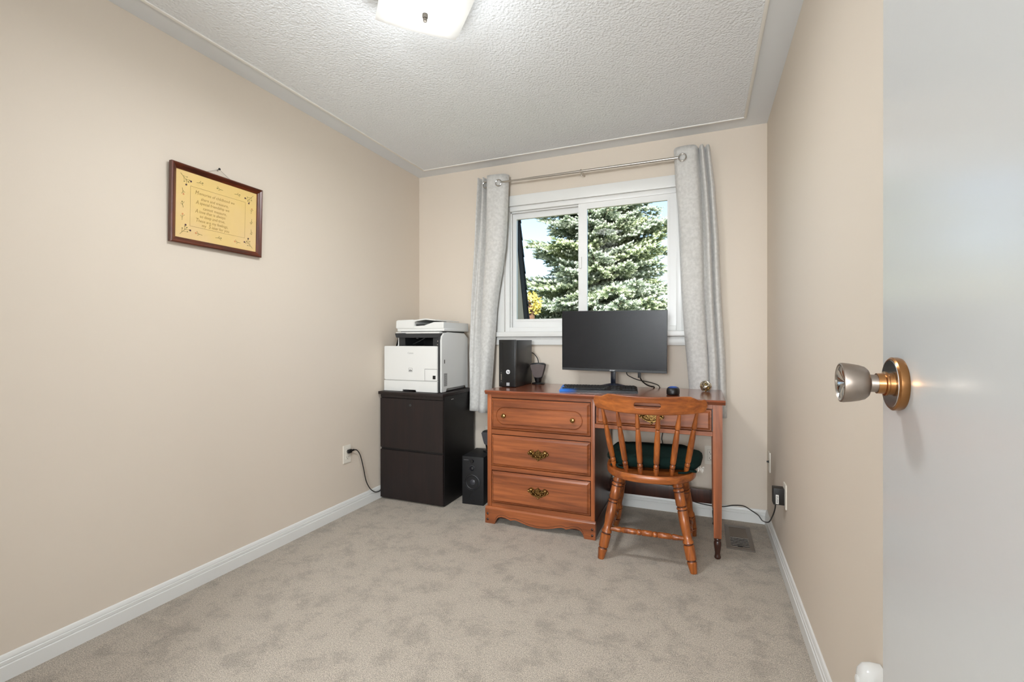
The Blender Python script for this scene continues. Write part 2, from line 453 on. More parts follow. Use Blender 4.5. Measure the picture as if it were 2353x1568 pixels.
sr = sash(-0.800, OX1 - .030, OZ0 + .030, OZ1 - .030, YB + .012, YB + .044, -0.742, -0.208, 1.244, 2.012)
bm = B(); box(bm, -0.792, -0.776, YB - .002, YB + .014, 1.60, 1.68, .003); part('latch', bm, vinyl_m, sr)

# ------------------------------------------------------------------ door
DFX = 0.2227
door = thing('door_1', 'glossy white door standing open at a right angle with round knob', 'door', (DFX + .018, YF + .01, 0.012), kind='structure')
bm = B(); box(bm, DFX, DFX + 0.036, YF + .012, 0.7615, 0.012, 2.04, .0015, 1); part('door_slab', bm, door_m, door)
KY, KZ = 0.7020, 1.0475
KM = Matrix.Translation((DFX, KY, KZ)) @ Matrix.Rotation(R(-90), 4, 'Y')       # +Z points away from the face into the room
def knob_set(Mk):
    k = B(); lathe(k, [(.0315, 0), (.0325, .003), (.0325, .0085), (.0305, .0102), (.0290, .0100), (.0160, .0100)], 40, Mk)
    rose = part('rosette', k, copper_m, door)
    k = B(); lathe(k, [(.0292, .0098), (.0288, .0106), (.0140, .0104)], 40, Mk); part('rosette_face', k, chrome_m, rose)
    q = lambda P: [(r, .008 + (z - .008) * .72) for r, z in P]
    k = B(); lathe(k, q([(.0135, .008), (.0135, .0150), (.0150, .0165), (.0150, .0195), (.0128, .0205), (.0125, .0300)]), 28, Mk)
    part('knob_collar', k, copper_m, rose)
    k = B(); lathe(k, q([(.0108, .0270), (.0108, .0400), (.0125, .0415), (.0175, .0435), (.0205, .0480), (.0225, .0560), (.0242, .0690), (.0250, .0790),
                       (.0247, .0822), (.0232, .0832), (.0210, .0790), (.0080, .0700), (.0040, .0690)]), 40, Mk)
    part('knob', k, satin_m, rose)
    k = B(); rings = []                                           # fluted bright end of the knob
    for r_, z_, am in ((.0222, .0615, 0), (.0212, .0600, .0004), (.0150, .0578, .0030), (.0080, .0566, .0022), (.0025, .0566, 0)):
        rings.append([k.verts.new(Mk @ Vector((r_ * math.cos(2 * PI * i / 48), r_ * math.sin(2 * PI * i / 48), z_ + am * abs(math.sin(4 * 2 * PI * i / 48))))) for i in range(48)])
    for a, b in zip(rings, rings[1:]):
        for i in range(48): k.faces.new((a[i], a[(i + 1) % 48], b[(i + 1) % 48], b[i]))
    k.faces.new(rings[-1]); part('knob_face', k, chrome_m, rose, smooth=25)
knob_set(KM)
knob_set(Matrix.Translation((DFX + .036, KY, KZ)) @ Matrix.Rotation(R(90), 4, 'Y'))
for z in (0.25, 1.05, 1.8):
    k = B(); lathe(k, [(.006, 0), (.006, .09)], 12, Matrix.Translation((DFX + .042, YF + .012, z))); part('hinge', k, satin_m, door)

# ------------------------------------------------------------------ ceiling lamp
LC = (-0.926, 1.425)
lamp = thing('ceiling_lamp', 'square frosted white glass ceiling lamp with nickel finial', 'ceiling lamp', (LC[0], LC[1], CEIL - .004), R(45))
shade_m = pbr('lit_frosted_glass', srgb(205, 204, 201), 0.3, emis=((1, .98, .95, 1), 0.10))
bm = B(); N = 18; hs = 0.158; grid = {}
def shade_z(u, v):
    q = max(abs(u), abs(v)); d = (u * u + v * v)
    return -0.118 + 0.030 * q ** 2.2 + 0.010 * (d / 2) ** 2
for layer, dz in ((0, 0.0), (1, .004)):
    for i in range(N + 1):
        for j in range(N + 1):
            u, v = 2 * i / N - 1, 2 * j / N - 1
            # round the corners a little
            k = 1 - 0.012 * (abs(u) * abs(v)) ** 8
            grid[layer, i, j] = bm.verts.new((u * hs * k, v * hs * k, shade_z(u, v) + dz))
for i in range(N):
    for j in range(N):
        bm.faces.new([grid[0, a, b] for a, b in ((i, j), (i, j + 1), (i + 1, j + 1), (i + 1, j))])
        bm.faces.new([grid[1, a, b] for a, b in ((i, j), (i + 1, j), (i + 1, j + 1), (i, j + 1))])
edge = [(i, 0) for i in range(N)] + [(N, j) for j in range(N)] + [(N - i, N) for i in range(N)] + [(0, N - j) for j in range(N)]
for q, (a, b) in enumerate(edge):
    c, d = edge[(q + 1) % len(edge)]
    bm.faces.new((grid[0, a, b], grid[0, c, d], grid[1, c, d], grid[1, a, b]))
part('lamp_shade', bm, shade_m, lamp, local=True, smooth=60)
bm = B(); box(bm, -.10, .10, -.10, .10, -.024, 0.002, .004); part('ceiling_plate', bm, white_m, lamp, local=True)
bm = B(); lathe(bm, [(.004, -.118), (.004, -.02)], 10); part('stem', bm, satin_m, lamp, local=True)
bm = B(); lathe(bm, [(.0035, -.146), (.0065, -.144), (.0075, -.139), (.0075, -.135), (.0058, -.134), (.0058, -.131), (.0098, -.130), (.0104, -.126), (.0098, -.119), (.005, -.117)], 24)
part('finial', bm, pbr('dull_nickel', srgb(104, 98, 90), .5, .7), lamp, local=True)
for sx in (-1, 1):
    bm = B(); ball(bm, (sx * .06, 0, -.062), .026); lathe(bm, [(.013, -.04), (.013, -.022)], 12, Matrix.Translation((sx * .06, 0, 0)))
    part('bulb', bm, shade_m, lamp, local=True)
ld = bpy.data.lights.new('ceiling_lamp_light', 'AREA'); ld.shape = 'SQUARE'; ld.size = 0.26; ld.energy = LAMP_DOWN; ld.color = LAMP_RGB
lo = bpy.data.objects.new('ceiling_lamp_light', ld); COL.objects.link(lo); lo.parent = lamp; lo.location = (0, 0, -0.150)
pd = bpy.data.lights.new('ceiling_lamp_glow', 'POINT'); pd.shadow_soft_size = 0.11; pd.energy = LAMP_SIDE; pd.color = LAMP_RGB
po = bpy.data.objects.new('ceiling_lamp_glow', pd); COL.objects.link(po); po.parent = lamp; po.location = (0, 0, -0.33)

# fill lamp added in the unseen hall to even out the room's light
hl = thing('hall_fill_lamp', 'added white drum shade fill lamp standing in the unseen hall', 'floor lamp', (-0.12, -2.35, 0))
bm = B(); lathe(bm, [(.14, 0), (.14, .012), (.03, .022), (.012, .03)], 32); part('base', bm, satin_m, hl, local=True)
bm = B(); rod(bm, (0, 0, .02), (0, 0, 1.24), .010); part('pole', bm, satin_m, hl, local=True)
bm = B(); lathe(bm, [(.20, 1.22), (.16, 1.50)], 40, cap=False); lathe(bm, [(.157, 1.50), (.197, 1.22)], 40, cap=False); part('lamp_shade', bm, shade_m, hl, local=True)
hd = bpy.data.lights.new('hall_fill_light', 'POINT'); hd.shadow_soft_size = 0.32; hd.energy = HALL_FILL; hd.color = LAMP_RGB
ho = bpy.data.objects.new('hall_fill_light', hd); COL.objects.link(ho); ho.parent = hl; ho.location = (0, .22, 1.40)

# ------------------------------------------------------------------ desk
desk = thing('desk', 'maple kneehole desk with three drawers and a turned front leg', 'desk', (-0.55, 2.77, 0))
PX0, PX1 = -1.205, -0.551
DY = 2.530
bm = B()
tp = [(0, .778), (.006, .778), (.010, .782), (.012, .788), (.016, .790), (.018, .796), (.014, .8015), (.008, .803), (0, .803)]
extrude_profile(bm, tp, (-1.211, 2.52, 0), (0.104, 2.52, 0), (0, -1, 0))
box(bm, -1.211, 0.104, 2.52, 3.035, .778, .803)
part('desktop', bm, desk_top_m, desk)
bm = B(); box(bm, PX0 + .004, PX1 - .004, DY + .016, 3.028, .03, .778, 0); part('pedestal_case', bm, desk_dk_m, desk, smooth=0)
bm = B(); box(bm, PX0, PX0 + .0265, DY, DY + .02, .09, .778, .002); part('stile', bm, desk_v_m, desk)
bm = B(); box(bm, PX1 - .0215, PX1, DY, DY + .02, .09, .778, .002); part('stile', bm, desk_v_m, desk)
bm = B(); box(bm, PX0, PX0 + .018, DY + .02, 3.03, .02, .778, .002); part('side_panel', bm, desk_dk_m, desk)
bm = B(); box(bm, PX1 - .018, PX1, DY + .02, 3.03, .02, .778, .002); part('side_panel', bm, desk_dk_m, desk)
for z0, z1 in ((.757, .778), (.538, .566), (.320, .345), (.098, .125)):
    bm = B(); box(bm, PX0 + .0265, PX1 - .0215, DY + .003, DY + .02, z0, z1, .0015, 1); part('rail', bm, desk_m, desk)

def raised_front(x0, x1, z0, z1, groove=False, ch=0.016):
    x0 += .0022; x1 -= .0022; z0 += .002; z1 -= .003
    """drawer front: thin lip, chamfer, raised field (optional routed stadium groove)"""
    bm = B()
    yl, yf = DY + .001, DY - .011
    def rect(d, y): return [bm.verts.new(p) for p in ((x0 + d, y, z0 + d), (x1 - d, y, z0 + d), (x1 - d, y, z1 - d), (x0 + d, y, z1 - d))]
    loops = [rect(0, DY + .014), rect(0, yl), rect(.003, yl - .003), rect(.006, yl - .003), rect(ch, yf), rect(ch + .001, yf)]
    for a, b in zip(loops, loops[1:]):
        for i in range(4): bm.faces.new((a[i], a[(i + 1) % 4], b[(i + 1) % 4], b[i]))
    bm.faces.new(loops[0][::-1])
    if not groove:
        bm.faces.new(loops[-1])
    else:
        gx0, gx1, gz0, gz1 = groove
        def stad(d):
            r = (gz1 - gz0) / 2 - d; c = (gz0 + gz1) / 2; out = []
            for k in range(13): a = R(-90 + 180 * k / 12); out.append((gx1 - (gz1 - gz0) / 2 + r * math.cos(a), c + r * math.sin(a)))
            for k in range(13): a = R(90 + 180 * k / 12); out.append((gx0 + (gz1 - gz0) / 2 + r * math.cos(a), c + r * math.sin(a)))
            return out
        S = [[bm.verts.new((x, y, z)) for x, z in stad(d)] for d, y in ((0, yf), (.0025, yf + .0045), (.0045, yf + .0045), (.0070, yf))]
        for a, b in zip(S, S[1:]):
            for i in range(26): bm.faces.new((a[i], a[(i + 1) % 26], b[(i + 1) % 26], b[i]))
        bm.faces.new(S[-1])
        ed = [bm.edges.get((loops[-1][i], loops[-1][(i + 1) % 4])) for i in range(4)]
        ed += [bm.edges.get((S[0][i], S[0][(i + 1) % 26])) for i in range(26)]
        bmesh.ops.triangle_fill(bm, use_beauty=True, edges=ed)
    return bm

def pull(parent, cx, cz, y):
    """batwing brass plate with scrolls, crown and pendant"""
    half = [(0, .026), (.008, .018), (.016, .013), (.020, .007), (.026, .010), (.030, .020), (.040, .023), (.050, .019), (.058, .012), (.064, .002),
            (.060, -.008), (.050, -.010), (.044, -.018), (.030, -.022), (.018, -.028), (.010, -.031), (.004, -.038), (0, -.040)]
    poly = half + [(-x, z) for x, z in half[-2:0:-1]]
    bm = B(); prism(bm, [(cx + x, cz + z) for x, z in poly], y - .003, y)
    p = part('pull', bm, brass_m, parent, smooth=25)
    bm = B()
    for s in (-1, 1):
        ball(bm, (cx + s * .043, y - .008, cz + .010), .012, (1.1, .8, .75)); ball(bm, (cx + s * .058, y - .006, cz + .002), .007)
        ball(bm, (cx + s * .030, y - .006, cz + .002), .006); ball(bm, (cx + s * .014, y - .006, cz - .014), .006); ball(bm, (cx + s * .040, y - .006, cz - .010), .006)
        torus(bm, (cx + s * .026, y - .006, cz - .012), (0, 1, 0), .008, .0026, 14, 6); torus(bm, (cx + s * .048, y - .007, cz + .008), (0, 1, 0), .008, .003, 14, 6)
        tube(bm, [(cx + s * .046, y - .010, cz + .004), (cx + s * .040, y - .016, cz - .010), (cx + s * .022, y - .018, cz - .020), (cx, y - .018, cz - .023)], .0032, 6, 5)
    ball(bm, (cx, y - .006, cz - .034), .006)
    prism(bm, [(cx + x, cz + z) for x, z in ((0, .027), (.005, .018), (.014, .015), (.011, .006), (.012, -.002), (0, -.008), (-.012, -.002), (-.011, .006), (-.014, .015), (-.005, .018))], y - .009, y - .002)
    part('scrollwork', bm, brass_m, p, smooth=40)

x0, x1 = PX0 + .0275, PX1 - .0225
zs = [(.5675, .7555), (.3465, .5365), (.1265, .3185)]
for i, (z0, z1) in enumerate(zs):
    g = (-1.142, -.613, .598, .706) if i == 0 else False
    d = part('drawer', raised_front(x0, x1, z0, z1, g), desk_m, desk, smooth=20)
    if i == 0:
        for kx in (-1.088, -.670):
            bm = B(); lathe(bm, [(.0085, 0), (.0065, .004), (.0060, .010), (.0120, .015), (.0140, .019), (.0120, .024), (.005, .027)], 20,
                            Matrix.Translation((kx, DY - .011, .655)) @ Matrix.Rotation(R(90), 4, 'X'))
            part('knob', bm, brass_m, d)
    else:
        pull(d, -.876, (z0 + z1) / 2 + .004, DY - .011)
# plinth with a scalloped lower edge
half = [(0, 0), (.062, 0), (.066, .014), (.074, .030), (.088, .043), (.108, .048), (.130, .046), (.150, .040), (.166, .034), (.176, .038), (.192, .041),
        (.214, .037), (.244, .028), (.280, .020), (.334, .015)]
Wp = (PX1 + .006) - (PX0 - .010)
poly = [(x, z) for x, z in half] + [(Wp - x, z) for x, z in half[::-1][1:]]
poly = [(PX0 - .010 + x, z + .0005) for x, z in poly]
outline = poly + [(PX1 + .006, .088), (PX0 - .010, .088)]
bm = B(); st_ = []
for x, z in poly: st_.append([bm.verts.new((x, y, zz)) for y, zz in ((DY - .010, z), (DY - .010, .088), (DY + .016, .088), (DY + .016, z))])
for a, b in zip(st_, st_[1:]):
    if abs(a[0].co.x - b[0].co.x) < 1e-6: continue
    for k in range(4): bm.faces.new((a[k], b[k], b[(k + 1) % 4], a[(k + 1) % 4]))
bm.faces.new(st_[0]); bm.faces.new(st_[-1][::-1])
pl = part('plinth', bm, desk_m, desk, smooth=25)
bm = B(); extrude_profile(bm, [(0, .086), (.012, .086), (.013, .090), (.009, .094), (.006, .100), (0, .102)], (PX0 - .010, DY + .002, 0), (PX1 + .006, DY + .002, 0), (0, -1, 0))
part('plinth_moulding', bm, desk_m, pl)
for bx_ in (PX0 + .006, PX1 - .012):
    for bz in (.024, .058):
        bm = B(); ball(bm, (bx_, DY - .010, bz), .0075, (1, .6, 1), 10, 6); part('peg', bm, desk_dk_m, pl)
# plinth shoulder line routed along the scallop
bm = B(); tube(bm, [(x, DY - .0097, z + .011) for x, z in poly[2:-2]], .0013, 6, 3); part('scallop_bead', bm, desk_dk_m, pl)
for a_, b_ in ((PX0 - .006, PX0 + .012), (PX1 - .014, PX1 + .003)):
    bm = B(); box(bm, a_, b_, DY + .016, 3.03, 0, .09, .002); part('plinth_side', bm, desk_dk_m, desk)
# kneehole drawer and rails
KX0, KX1 = PX1, 0.047
bm = B(); box(bm, KX0, KX1, DY + .004, DY + .022, .754, .778, .0015, 1); part('rail', bm, desk_m, desk)
bm = B(); box(bm, KX0, KX1, DY + .003, DY + .022, .617, .640, .0015, 1); part('rail', bm, desk_m, desk)
d = part('drawer', raised_front(KX0 + .006, KX1 - .004, .641, .7535), desk_m, desk, smooth=20)
pull(d, -.249, .700, DY - .011)
bm = B(); box(bm, KX0, KX1, DY + .024, 3.02, .640, .776); part('drawer_box', bm, desk_dk_m, desk, smooth=0)
bm = B(); box(bm, KX0, 0.05, 3.000, 3.020, .124, .204, .002); part('back_rail', bm, desk_dk_m, desk)
bm = B(); box(bm, .052, .084, DY + .03, 3.02, .640, .778, .002); part('side_apron', bm, desk_v_m, desk)
def desk_leg(x0_, x1_, y0_, y1_):
    bm = B(); cx, cy = (x0_ + x1_) / 2, (y0_ + y1_) / 2
    hw, hw2 = (x1_ - x0_) / 2, (x1_ - x0_) / 2 - .004
    a = [bm.verts.new((cx + sx * h, cy + sy * h, z)) for z, h in ((.778, hw), (.60, hw), (.108, hw2), (.104, hw2 - .004)) for sx, sy in ((-1, -1), (1, -1), (1, 1), (-1, 1))]
    for k in range(3):
        for i in range(4): bm.faces.new((a[4 * k + i], a[4 * k + 4 + i], a[4 * k + 4 + (i + 1) % 4], a[4 * k + (i + 1) % 4]))
    bm.faces.new(a[:4]); bm.faces.new(a[12:][::-1])
    bmesh.ops.bevel(bm, geom=[e for e in bm.edges if abs(e.verts[0].co.z - e.verts[1].co.z) > .05], offset=.003, segments=2, affect='EDGES')
    lg = part('leg', bm, desk_v_m, desk)
    bm = B(); lathe(bm, [(.012, .0), (.0150, .004), (.0155, .010), (.0125, .018), (.0120, .028), (.0150, .050), (.0172, .070), (.0172, .084), (.0140, .090), (.0160, .094), (.0160, .100), (.012, .106)], 20, Matrix.Translation((cx, cy, 0)))
    part('turned_foot', bm, desk_dk_m, lg, label='dark turned foot of the desk leg')
desk_leg(.047, .091, DY - .002, DY + .042)
desk_leg(.047, .091, 2.985, 3.029)

# ------------------------------------------------------------------ chair
CH = (-0.250, 2.500, 0)
chair = thing('side_chair', 'maple spindle back chair with slotted crest rail tucked under the desk', 'chair', CH, R(2.6))
SZ = 0.460
def seat_outline(n=48, k=1.0):
    out = []
    for i in range(n):
        a = 2 * PI * i / n; c, s = math.cos(a), math.sin(a)
        e = 2.45 if s < 0 else 3.2
        x = .221 * abs(c) ** (2 / e) * (1 if c >= 0 else -1); y = (.243 if s < 0 else .205) * abs(s) ** (2 / e) * (1 if s >= 0 else -1)
        out.append((x * k * (1 + .03 * (y / .2)), y * k))
    return out
bm = B(); rings = []
for k, z in ((.93, SZ - .038), (.975, SZ - .037), (.996, SZ - .031), (1.0, SZ - .016), (.996, SZ - .005), (.980, SZ), (.80, SZ - .002), (.55, SZ - .007), (.2, SZ - .010)):
    rings.append([bm.verts.new((x, y, z)) for x, y in seat_outline(48, k)])
for a, b in zip(rings, rings[1:]):
    for i in range(48): bm.faces.new((a[i], a[(i + 1) % 48], b[(i + 1) % 48], b[i]))
bm.faces.new(rings[0][::-1]); bm.faces.new(rings[-1])
part('seat', bm, chair_h_m, chair, local=True, smooth=50)
# crest rail: curved board with wavy top and hand slot
def crest_y(x): return -.290 + 1.30 * x * x
def crest_top(x):
    a = abs(x)
    pts = [(0, .8405), (.10, .8420), (.165, .8445), (.185, .8440), (.205, .8360), (.222, .8275), (.235, .8265), (.250, .8300), (.258, .8260), (.262, .8080)]
    for (p, q), (r_, s) in zip(pts, pts[1:]):
        if a <= r_:
            t = (a - p) / (r_ - p); t = t * t * (3 - 2 * t); return q + (s - q) * t
    return .808
def crest_bot(x):
    a = abs(x); return .7555 + .20 * a * a + (.030 * max(0, (a - .245) / .017) ** 2)
xs_ = sorted({round(v, 5) for v in [-.262 + .524 * i / 64 for i in range(65)] + [-.060, -.0595, -.057, -.053, -.048, .048, .053, .057, .0595, .060]})
def slot(x):
    a = abs(x)
    if a > .0601: return None
    h = .0115 if a <= .0485 else .0115 * math.sqrt(max(0, 1 - ((a - .0485) / .0115) ** 2))
    c = .800; return c - h, c + h
bm = B(); TH = .011
cols = []
for x in xs_:
    zb, zt = crest_bot(x), crest_top(x); s = slot(x) or (.800, .800)
    lean = lambda z: (z - .80) * -.22
    row = []
    for z in (zb, s[0], s[1], zt):
        row.append((bm.verts.new((x, crest_y(x) - TH + lean(z), z)), bm.verts.new((x, crest_y(x) + TH + lean(z), z))))
    cols.append((x, row))
for (xa, a), (xb, b) in zip(cols, cols[1:]):
    inslot = abs((xa + xb) / 2) < .060
    for k in range(3):
        if k == 1 and not (abs((xa + xb) / 2) >= .060):
            pass
        elif k == 1:
            pass
    segs = [(0, 1), (2, 3)] if inslot else [(0, 1), (2, 3)]
    for p, q in segs:
        for f in (0, 1):
            vs4 = (a[p][f], b[p][f], b[q][f], a[q][f]); bm.faces.new(vs4)
    for k in ((0, 3) + ((1, 2) if inslot else ())):
        bm.faces.new((a[k][0], b[k][0], b[k][1], a[k][1]))
for x, row in (cols[0], cols[-1]):
    bm.faces.new((row[0][0], row[1][0], row[1][1], row[0][1])); bm.faces.new((row[2][0], row[3][0], row[3][1], row[2][1]))
bmesh.ops.remove_doubles(bm, verts=bm.verts[:], dist=.00005)
me_c = part('crest_rail', bm, chair_h_m, chair, local=True, smooth=40)
bv = me_c.modifiers.new('soft_edge', 'BEVEL'); bv.width = .004; bv.segments = 2; bv.limit_method = 'ANGLE'; bv.angle_limit = R(50)
SP = [(-.168, -.122, -.216), (-.103, -.187, -.141), (-.035, -.213, -.048), (.035, -.213, .048), (.103, -.187, .141), (.168, -.122, .216)]
sprof = [(0, .0085), (.05, .0095), (.10, .0112), (.125, .0108), (.13, .0085), (.14, .0085), (.145, .0115), (.165, .0118), (.185, .0105), (.195, .0080), (.205, .0080), (.21, .0115), (.235, .0125),
         (.45, .0130), (.60, .0120), (.70, .0098), (.725, .0090), (.735, .0075), (.745, .0075), (.755, .0110), (.80, .0108), (.90, .0080), (1.0, .0062)]
for xb, yb, xt in SP:
    bm = B(); turned(bm, (xb, yb, SZ - .008), (xt, crest_y(xt) + .006, .768), [(t_, r_ * 1.1) for t_, r_ in sprof], 16)
    part('spindle', bm, [chair_m, ring_m], chair, local=True, smooth=50)
lprof = [(0, .0150), (.07, .0175), (.105, .0215), (.113, .0185), (.127, .0185), (.135, .0222), (.152, .0222), (.155, .0190), (.168, .0190), (.172, .0205), (.30, .0212), (.310, .0180), (.323, .0180), (.327, .0212), (.343, .0212), (.347, .0180), (.360, .0180),
         (.365, .0200), (.50, .0205), (.60, .0170), (.66, .0165), (.675, .0215), (.695, .0215), (.698, .0185), (.714, .0185), (.72, .0218), (.86, .0205), (.866, .0170), (.882, .0170), (.89, .0200), (1.0, .0132)]
legs = {}
for nm, (xt, yt, xb, yb) in dict(rl=(-.146, -.105, -.234, -.162), rr=(.124, -.105, .204, -.166), fl=(-.150, .125, -.216, .290), fr=(.150, .125, .216, .290)).items():
    bm = B(); turned(bm, (xt, yt, SZ - .028), (xb, yb, 0.0), [(t_, r_ * 1.16) for t_, r_ in lprof], 18); legs[nm] = (Vector((xt, yt, SZ - .028)), Vector((xb, yb, 0)))
    part('leg', bm, [chair_m, ring_m], chair, local=True, smooth=50)
def on_leg(nm, z): a, b = legs[nm]; t = (a.z - z) / (a.z - b.z); return a + (b - a) * t
stprof = [(0, .0075), (.10, .0105), (.17, .0130), (.19, .0090), (.20, .0125), (.36, .0125), (.38, .0095), (.39, .0125), (.43, .0125), (.44, .0095), (.45, .0130),
          (.57, .0130), (.58, .0095), (.59, .0125), (.63, .0125), (.64, .0095), (.65, .0130), (.80, .0125), (.81, .0090), (.83, .0130), (.90, .0105), (1, .0075)]
for a, b, z in (('rl', 'rr', .150), ('rl', 'fl', .118), ('rr', 'fr', .118)):
    bm = B(); turned(bm, on_leg(a, z), on_leg(b, z), [(t_, r_ * 1.12) for t_, r_ in stprof], 14); part('stretcher', bm, [chair_m, ring_m], chair, local=True, smooth=50)

# seat cushion, loose on the chair
cush = thing('seat_cushion', 'dark green padded cushion tied on the chair seat', 'cushion', (CH[0] + .012, CH[1] + .040, SZ + .001), R(2.6))
green_m = pbr('dark_green_fabric', srgb(5, 30, 26), 0.85, bump=(120, .35, .002), spec=.2)
bm = B(); n = 56; rings = []
def cush_pt(k, z, i):
    a = 2 * PI * i / n; c, s = math.cos(a), math.sin(a); e = 3.4
    x = .236 * abs(c) ** (2 / e) * (1 if c >= 0 else -1); y = .180 * abs(s) ** (2 / e) * (1 if s >= 0 else -1)
    wv = 1 + .012 * math.sin(7 * a + 1) + .01 * math.sin(13 * a)
    return (x * k * wv, y * k * wv, z + .006 * math.sin(5 * a + 2) * (k > .9))
for k, z in ((.3, .004), (.80, .003), (.93, .010), (.99, .024), (1.0, .036), (.985, .050), (.93, .061), (.80, .068), (.5, .072), (.15, .071)):
    rings.append([bm.verts.new(cush_pt(k, z, i)) for i in range(n)])
for a, b in zip(rings, rings[1:]):
    for i in range(n): bm.faces.new((a[i], a[(i + 1) % n], b[(i + 1) % n], b[i]))
bm.faces.new(rings[0][::-1]); bm.faces.new(rings[-1])
part('cushion_pad', bm, green_m, cush, local=True, smooth=70)
for s in (-1, 1):
    bm = B()
    tube(bm, [(s * .15, -.155, .015), (s * .175, -.170, .012), (s * .200, -.160, .008), (s * .19, -.135, .006)], .006, 6, 5)
    tube(bm, [(s * .175, -.170, .010), (s * .155, -.190, .006), (s * .120, -.195, .004)], .005, 6, 5)
    part('tie', bm, green_m, cush, local=True)
fr_m = pbr('white_thread', srgb(214, 210, 204), .9); rng = random.Random(4); bm = B()
for k in range(26):
    p = Vector((.222 + rng.uniform(-.012, .012), -.125 + rng.uniform(-.012, .02), .014 + rng.uniform(-.006, .008)))
    q = p + Vector((rng.uniform(-.004, .010), rng.uniform(-.010, .006), rng.uniform(-.016, .004)))
    tube(bm, [p, (p + q) / 2 + Vector((0, 0, .006)), q], .0009, 4, 3)
part('fringe', bm, fr_m, cush, local=True, label='white frayed threads at the cushion corner', kind='stuff')

# ------------------------------------------------------------------ filing cabinet
cab = thing('filing_cabinet', 'black-brown two drawer filing cabinet carrying the printer', 'cabinet', (-1.83, 2.85, 0))
CX0, CX1, CY0, CY1 = -2.080, -1.576, 2.63, 3.072
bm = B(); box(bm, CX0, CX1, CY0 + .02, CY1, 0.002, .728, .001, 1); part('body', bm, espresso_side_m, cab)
bm = B(); box(bm, CX0 - .008, CX1 + .006, CY0 - .010, CY1, .729, .748, .002); part('top_panel', bm, espresso_m, cab)
bm = B(); box(bm, CX0 + .002, CX1 - .002, CY0 + .004, CY0 + .02, .706, .7285, .001, 1); part('top_rail', bm, espresso_m, cab)
for z0, z1, lock in ((.360, .703, True), (.012, .345, False)):
    bm = B(); box(bm, CX0 + .002, CX1 - .001, CY0, CY0 + .019, z0, z1, .0015, 1); d = part('drawer', bm, espresso_m, cab)
    if lock:
        bm = B(); lathe(bm, [(.008, 0), (.008, .002), (.0065, .003), (.004, .0025)], 18, Matrix.Translation((-1.830, CY0, .662)) @ Matrix.Rotation(R(90), 4, 'X'))
        part('lock', bm, dgrey_m, d)
bm = B(); box(bm, CX0 + .004, CX1 - .004, CY0 + .012, CY0 + .02, .345, .360); part('grip_rail', bm, espresso_side_m, cab)
bm = B(); box(bm, CX1 - .001, CX1 + .0015, CY0 + .11, CY0 + .14, .700, .703); part('edge_clip', bm, chrome_m, cab)

# ------------------------------------------------------------------ printer
pr = thing('printer', 'white multifunction laser printer on the filing cabinet', 'printer', (-1.85, 2.87, .748))
Z0 = .748
QX0, QX1, QY0, QY1 = -2.078, -1.618, 2.672, 3.062
bm = B()
box(bm, QX0, QX1 - .022, QY0 + .014, QY1 - .02, Z0 + .004, 1.052, .004)
part('body', bm, wplast_m, pr)
# right side shell: side profile in (y, z), extruded along x
def side_prism(bm, prof, xa, xb): return prism(bm, [(-y, z) for y, z in prof], xa, xb, Matrix(((0, 1, 0, 0), (-1, 0, 0, 0), (0, 0, 1, 0), (0, 0, 0, 1))))
sp = [(QY0 + .012, Z0 + .002), (QY0 + .075, Z0 + .002), (QY0 + .080, Z0 + .022), (QY1 - .03, Z0 + .022), (QY1 - .02, Z0 + .004), (QY1, Z0 + .004), (QY1, 1.120), (QY1 - .05, 1.150), (QY0 + .10, 1.158),
      (QY0 + .045, 1.150), (QY0 + .020, 1.130), (QY0 + .012, 1.10)]
bm = B(); side_prism(bm, sp, QX1 - .012, QX1); bmesh.ops.bevel(bm, geom=[e for e in bm.edges if e.calc_face_angle(0) > R(60)], offset=.003, segments=2, affect='EDGES')
shell = part('side_shell', bm, wplast_m, pr)
bm = B()
for i in range(17):
    for j in range(4): box(bm, QX1 - .001, QX1 + .0008, QY0 + .042 + j * .0115, QY0 + .050 + j * .0115, Z0 + .042 + i * .0052, Z0 + .0445 + i * .0052)
part('vent_slots', bm, slot_m, shell, smooth=0, kind='stuff')
bm = B(); box(bm, QX1 - .001, QX1 + .0008, QY0 + .048, QY0 + .056, Z0 + .196, Z0 + .222); part('side_label', bm, slot_m, shell)
bm = B(); side_prism(bm, [(QY0 + .008, Z0 + .003), (QY0 + .020, Z0 + .003), (QY0 + .022, 1.10), (QY0 + .034, 1.128), (QY0 + .030, 1.140), (QY0 + .016, 1.128), (QY0 + .008, 1.10)], QX1 - .024, QX1 - .012)
part('front_edge', bm, dgrey_m, pr)
# front panel, cassette, small door
bm = B(); prism(bm, rrect(QX0, QX1 - .026, .826, 1.062, .008), QY0, QY0 + .016)
bmesh.ops.bevel(bm, geom=[e for e in bm.edges if e.calc_face_angle(0) > R(70)], offset=.003, segments=2, affect='EDGES')
fp = part('front_panel', bm, wplast_m, pr)
XA, XB, XC = QX0, QX1 - .026, (QX0 + QX1) / 2 - .02
bm = B(); prism(bm, [(XA, Z0 + .002), (XC - .056, Z0 + .002), (XC - .053, Z0 + .014), (XC + .053, Z0 + .014), (XC + .056, Z0 + .002), (XB, Z0 + .002), (XB, .823), (XA, .823)], QY0, QY0 + .016)
part('paper_cassette', bm, wplast_m, pr, smooth=20)
bm = B(); box(bm, XC - .053, XC + .053, QY0 + .010, QY0 + .02, Z0 + .002, Z0 + .014); part('cassette_grip', bm, dgrey_m, pr)
bm = B(); box(bm, XB - .096, XB - .001, QY0 - .0012, QY0 + .004, .829, .906, .001, 1); sd = part('toner_flap', bm, wplast_m, fp)
bm = B()
for a in ((XB - .0975, XB - .096, .828, .9075), (XB - .0975, XB, .906, .9078)): box(bm, a[0], a[1], QY0 - .0006, QY0 + .002, a[2], a[3])
